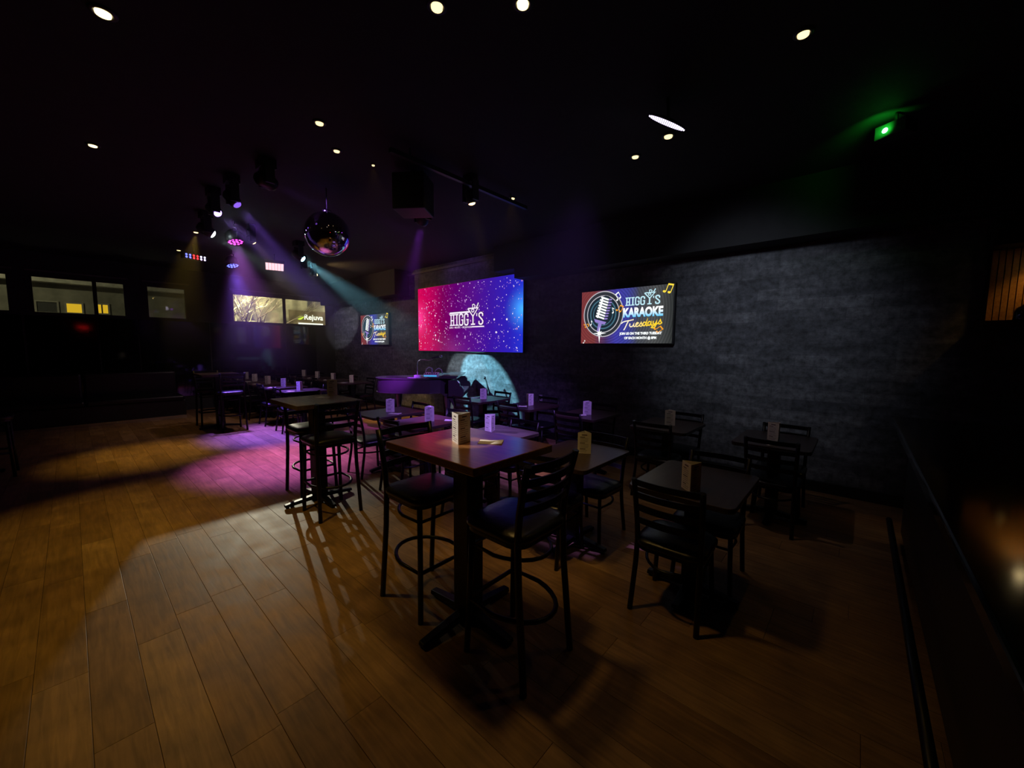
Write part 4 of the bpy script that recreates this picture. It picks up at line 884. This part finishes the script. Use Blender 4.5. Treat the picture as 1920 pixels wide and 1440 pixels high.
moving_head(-7.04, 1.94, 3.22, (-8.0, 5.05, 0), 'small white lamp inside the violet beam', (1.0, 0.60, 0.16), 420, 24, 14, 0.6, size=0.5)
# LED pars
def par(x, y, z, tgt, label, col, dots, power, ang, pcol):
    t = empty('par_light', (x, y, z), label=label, cat='stage light', group='round LED par lights'); A = aim((x, y, z), tgt)
    MB().lathe([(0.06, 0.12), (0.11, 0.06), (0.115, -0.07), (0.105, -0.07), (0.10, -0.05)], 18, M=A).build('can', M_PLASTIC, t)
    MB().tube([(-0.125, 0, 0), (-0.125, 0, 0.14), (0, 0, 0.17), (0.125, 0, 0.14), (0.125, 0, 0)], 0.008, 6).build('bracket', M_PLASTIC, t)
    MB().tube([(0, 0, 0.17), (0, 0, ZC - z)], 0.01, 6).build('hanger', M_PLASTIC, t)
    dm = emit('par_led', dots, 5.0)
    for k in range(14):
        rr, a = (0.03, k * PI / 2) if k < 4 else (0.078, (k - 4) * 2 * PI / 10)
        MB().lathe([(0.0165, -0.056), (0.0, -0.062)], 8, M=A @ Matrix.Translation((rr * math.cos(a), rr * math.sin(a), 0)), caps=False).build('led', dm, t)
    d = (Vector(tgt) - Vector((x, y, z))).normalized()
    spot(Vector((x, y, z)) + d * 0.09, tgt, power, pcol, ang, 1.0, 0.09, 'par_beam', t)
par(-7.06, 1.73, 3.20, (-6.05, 2.0, 0), 'round par light with magenta LED dots', (1, 0.1, 1), (0.9, 0.05, 0.75), 1500, 46, (0.68, 0.20, 1.0))
par(-9.17, 2.18, 3.20, (-8.2, 2.5, 0.2), 'round par light with blue LED dots', (0.1, 0.1, 1), (0.12, 0.15, 1.0), 2600, 46, (0.22, 0.10, 1.0))
# LED bar
lb = empty('stage_light_bar', (-9.26, 1.62, 3.22), math.radians(20), label='LED light bar with blue, red and white dots', cat='stage light')
MB().box(-0.05, 0.05, -0.19, 0.19, -0.05, 0.05).build('housing', M_PLASTIC, lb, 0.008)
MB().tube([(0, 0, 0.05), (0, 0, ZC - 3.22)], 0.012, 6).build('hanger', M_PLASTIC, lb)
for k, c in enumerate([(0.10, 0.12, 1), (0.10, 0.12, 1), (1, 0.02, 0.03), (1, 0.02, 0.03), (0.7, 0.6, 1), (0.7, 0.6, 1)]):
    for q in (-1, 1): MB().lathe([(0.018, 0.0), (0.0, 0.008)], 8, M=Matrix.Translation((0.051, -0.15 + k * 0.06, q * 0.022)) @ Matrix.Rotation(PI / 2, 4, 'Y'), caps=False).build('led', emit('bar_led', c, 4.0), lb)
# pink-white panel
pp = empty('square_stage_light', (-8.92, 2.84, 3.20), math.radians(-17), label='square pink-white LED panel above the far tables', cat='stage light')
Mt = Matrix.Rotation(math.radians(-26), 4, 'Y')
MB().box(-0.13, 0.13, -0.17, 0.17, -0.0, 0.06, M=Mt).build('housing', M_PLASTIC, pp)
MB().tube([(0, 0, 0.04), (0, 0, ZC - 3.2)], 0.012, 6).build('hanger', M_PLASTIC, pp)
for i in range(4):
    for j in range(6): MB().box(-0.115 + i * 0.058, -0.063 + i * 0.058, -0.155 + j * 0.052, -0.108 + j * 0.052, -0.006, 0.0, M=Mt).build('led', emit('panel_led', (1.0, 0.55, 0.60), 1.5) if (i, j) == (0, 0) else bpy.data.materials['panel_led'], pp)
spot((-8.86, 2.82, 3.10), (-9.6, 3.7, 0), 55, (1.0, 0.68, 0.72), 150, 0.8, 0.10, 'panel_beam', pp)
# white LED disc near the right
wd = empty('round_stage_light', (-1.18, 3.03, 3.28), 0, label='thin round LED disc with white stripes near the ceiling', cat='stage light')
_d = (Vector((-1.18, 3.03, 3.28)) - Vector((0, 0, CAM_H))).normalized()
_l = (Rv * 64 - Uv * 26); _l = (_l - _d * _l.dot(_d)).normalized(); _n = _l.cross(_d).normalized()
if _n.z > 0: _n = -_n
_n = (_n * math.cos(0.10) - _d * math.sin(0.10)).normalized(); _m = _n.cross(_l).normalized()
Md = Matrix(((_l.x, _m.x, -_n.x, 0), (_l.y, _m.y, -_n.y, 0), (_l.z, _m.z, -_n.z, 0), (0, 0, 0, 1)))
MB().lathe([(0.142, 0.0), (0.142, 0.012), (0.06, 0.03)], 28, M=Md).build('housing', M_PLASTIC, wd)
MB().tube([Md @ Vector((0, 0, 0.02)), (0, 0, ZC - 3.28)], 0.012, 8).build('hanger', M_PLASTIC, wd)
M_DISC = emit('disc_led', (0.80, 0.70, 1.0), 3.0)
for k in range(19):
    x = -0.135 + k * 0.015; h = math.sqrt(max(0, 0.138 ** 2 - x * x))
    if h > 0.015: MB().box(x - 0.005, x + 0.005, -h, h, -0.004, 0.0, M=Md).build('led_stripe', M_DISC, wd)
spot((-1.25, 3.05, 3.18), (-3.85, 3.75, 0.75), 430, (0.38, 0.18, 1.0), 58, 0.85, 0.12, 'violet_wash', wd)
spot((-1.20, 3.05, 3.18), (-1.05, 5.6, 1.95), 85, (0.76, 0.83, 1.0), 62, 1.0, 0.12, 'white_wash', wd)
# green laser
lz = empty('laser_projector', (0.09, 4.35, 3.27), math.radians(-30), label='small laser projector with a green beam near the ceiling', cat='laser')
MB().box(-0.10, 0.10, -0.07, 0.07, 0.0, 0.10).build('housing', M_PLASTIC, lz, 0.006)
MB().tube([(0, 0, 0.10), (0, 0, ZC - 3.27)], 0.012, 6).build('hanger', M_PLASTIC, lz)
MB().lathe([(0.02, 0.0), (0.0, 0.012)], 10, M=Matrix.Translation((-0.03, -0.071, 0.05)) @ Matrix.Rotation(PI / 2, 4, 'X'), caps=False).build('aperture', emit('laser_green', (0.05, 1.0, 0.10), 30), lz)
spot((0.0, 4.24, 3.32), (0.03, 4.6, 3.45), 6.0, (0.02, 1.0, 0.05), 120, 0.9, 0.02, 'laser_glow', lz)
# hanging loudspeaker
hp = empty('hanging_loudspeaker', (-3.62, 2.50, 3.02), math.radians(35), label='black loudspeaker hanging from the ceiling right of the mirror ball', cat='loudspeaker')
MB().box(-0.17, 0.17, -0.16, 0.16, 0, 0.36).build('cabinet', M_PLASTIC, hp, 0.01)
MB().box(-0.16, 0.16, -0.166, -0.16, 0.01, 0.35).build('grille', M_FRAME, hp)
MB().tube([(0, 0, 0.36), (0, 0, ZC - 3.02)], 0.02, 8).build('bracket', M_PLASTIC, hp)

# ------------------------------------------------------------------ bar end
bar = empty('bar_counter', (0.62, 2.85, 0), label='polished black bar counter at the right edge of the view', cat='bar counter')
MB().box(-0.38, 0.38, -1.85, 1.75, 1.02, 1.07).build('bar_top', M_BAR, bar, 0.008)
MB().box(-0.26, 0.30, -1.80, 1.70, 0.10, 1.02).build('front_panel', M_FRAME, bar)
MB().box(-0.22, 0.26, -1.78, 1.68, 0.0, 0.10).build('plinth', M_FRAME, bar)
MB().tube([(-0.34, -1.75, 0.2), (-0.34, 1.65, 0.2)], 0.02, 8).build('foot_rail', M_METAL, bar)
bk = empty('back_bar', (1.45, YF - 0.02, 0), label='back bar with amber beadboard panel lit from above at the right edge', cat='back bar')
for k in range(32):
    x = -0.62 + k * 0.04
    MB().box(x + 0.003, x + 0.037, -0.035, -0.015, 1.90, 2.52).build('beadboard', M_BEAD, bk)
MB().box(-0.64, 0.68, -0.018, 0.0, 1.86, 2.54).build('backing', M_FRAME, bk)
MB().box(-0.66, 0.70, -0.26, 0.0, 1.83, 1.87).build('shelf', M_FRAME, bk)
MB().box(-0.66, 0.70, -0.30, 0.0, 2.52, 2.75).build('canopy', M_FRAME, bk)
MB().box(-0.66, 0.70, -0.42, 0.0, 0.0, 0.95).build('cabinet', M_FRAME, bk)
MB().lathe([(0.045, 2.47), (0.045, 2.52)], 14, M=Matrix.Translation((-0.27, -0.20, 0))).build('lamp_cup', M_PLASTIC, bk)
MB().lathe([(0.035, 2.47), (0.0, 2.455)], 12, M=Matrix.Translation((-0.27, -0.20, 0)), caps=False).build('lamp_lens', emit('bar_lamp_glow', (1.0, 0.75, 0.35), 16), bk)
spot((1.18, 5.38, 2.44), (1.25, 5.55, 1.9), 5.0, (1.0, 0.55, 0.12), 120, 0.7, 0.03, 'bar_lamp', bk)
jug = empty('jug', (1.03, 5.42, 1.87), label='glossy black round jug on the back bar shelf', cat='jug')
MB().lathe([(0.055, 0), (0.065, 0.03), (0.065, 0.09), (0.05, 0.125), (0.022, 0.14), (0.022, 0.15), (0.0, 0.155)], 18).build('body', M_BAR, jug)
MB().tube([(0.06, 0, 0.04), (0.10, 0, 0.05), (0.10, 0, 0.10), (0.05, 0, 0.118)], 0.011, 8).build('handle', M_BAR, jug)

# exit sign opposite the street windows (seen as a reflection)
ex = empty('exit_sign', (XR - 0.02, 0.47, 2.28), label='red lit exit sign reflected in the black street-side glass', cat='exit sign')
MB().box(-0.03, 0.02, -0.19, 0.19, 0, 0.24).build('housing', M_PLASTIC, ex, 0.004)
o = fit_text('lettering', 'EXIT', -0.15, 0.15, 0.05, 0.19, 0, emit('exit_red', (1.0, 0.02, 0.02), 9.0), ex, bold=0.02); o.rotation_euler = (PI / 2, 0, -PI / 2); o.location = (-0.032, 0, 0)

# ------------------------------------------------------------------ stage haze
HZP = [(-12.2, 0.95), (-4.15, 0.95), (-4.15, 2.0), (-1.9, 2.0), (-1.9, 5.2), (-12.2, 5.2)]
hz = MB().prism(HZP, 0.7, 3.40).build('haze'); tag(hz, 'thin stage haze carrying the coloured light beams', 'haze', kind='stuff')
m = bpy.data.materials.new('stage_haze'); m.use_nodes = True; N, L = nodes(m); N.remove(N['Principled BSDF'])
v = N.new('ShaderNodeVolumeScatter'); v.inputs['Anisotropy'].default_value = 0.45; L.new(v.outputs[0], N['Material Output'].inputs['Volume'])
tc = N.new('ShaderNodeTexCoord'); sx = N.new('ShaderNodeSeparateXYZ'); L.new(tc.outputs['Object'], sx.inputs[0])
mr = N.new('ShaderNodeMapRange'); mr.interpolation_type = 'SMOOTHSTEP'; mr.inputs['From Min'].default_value = 0.8; mr.inputs['From Max'].default_value = 2.9; mr.inputs['To Max'].default_value = 0.019
L.new(sx.outputs['Z'], mr.inputs['Value']); L.new(mr.outputs[0], v.inputs['Density'])
hz.data.materials.append(m)
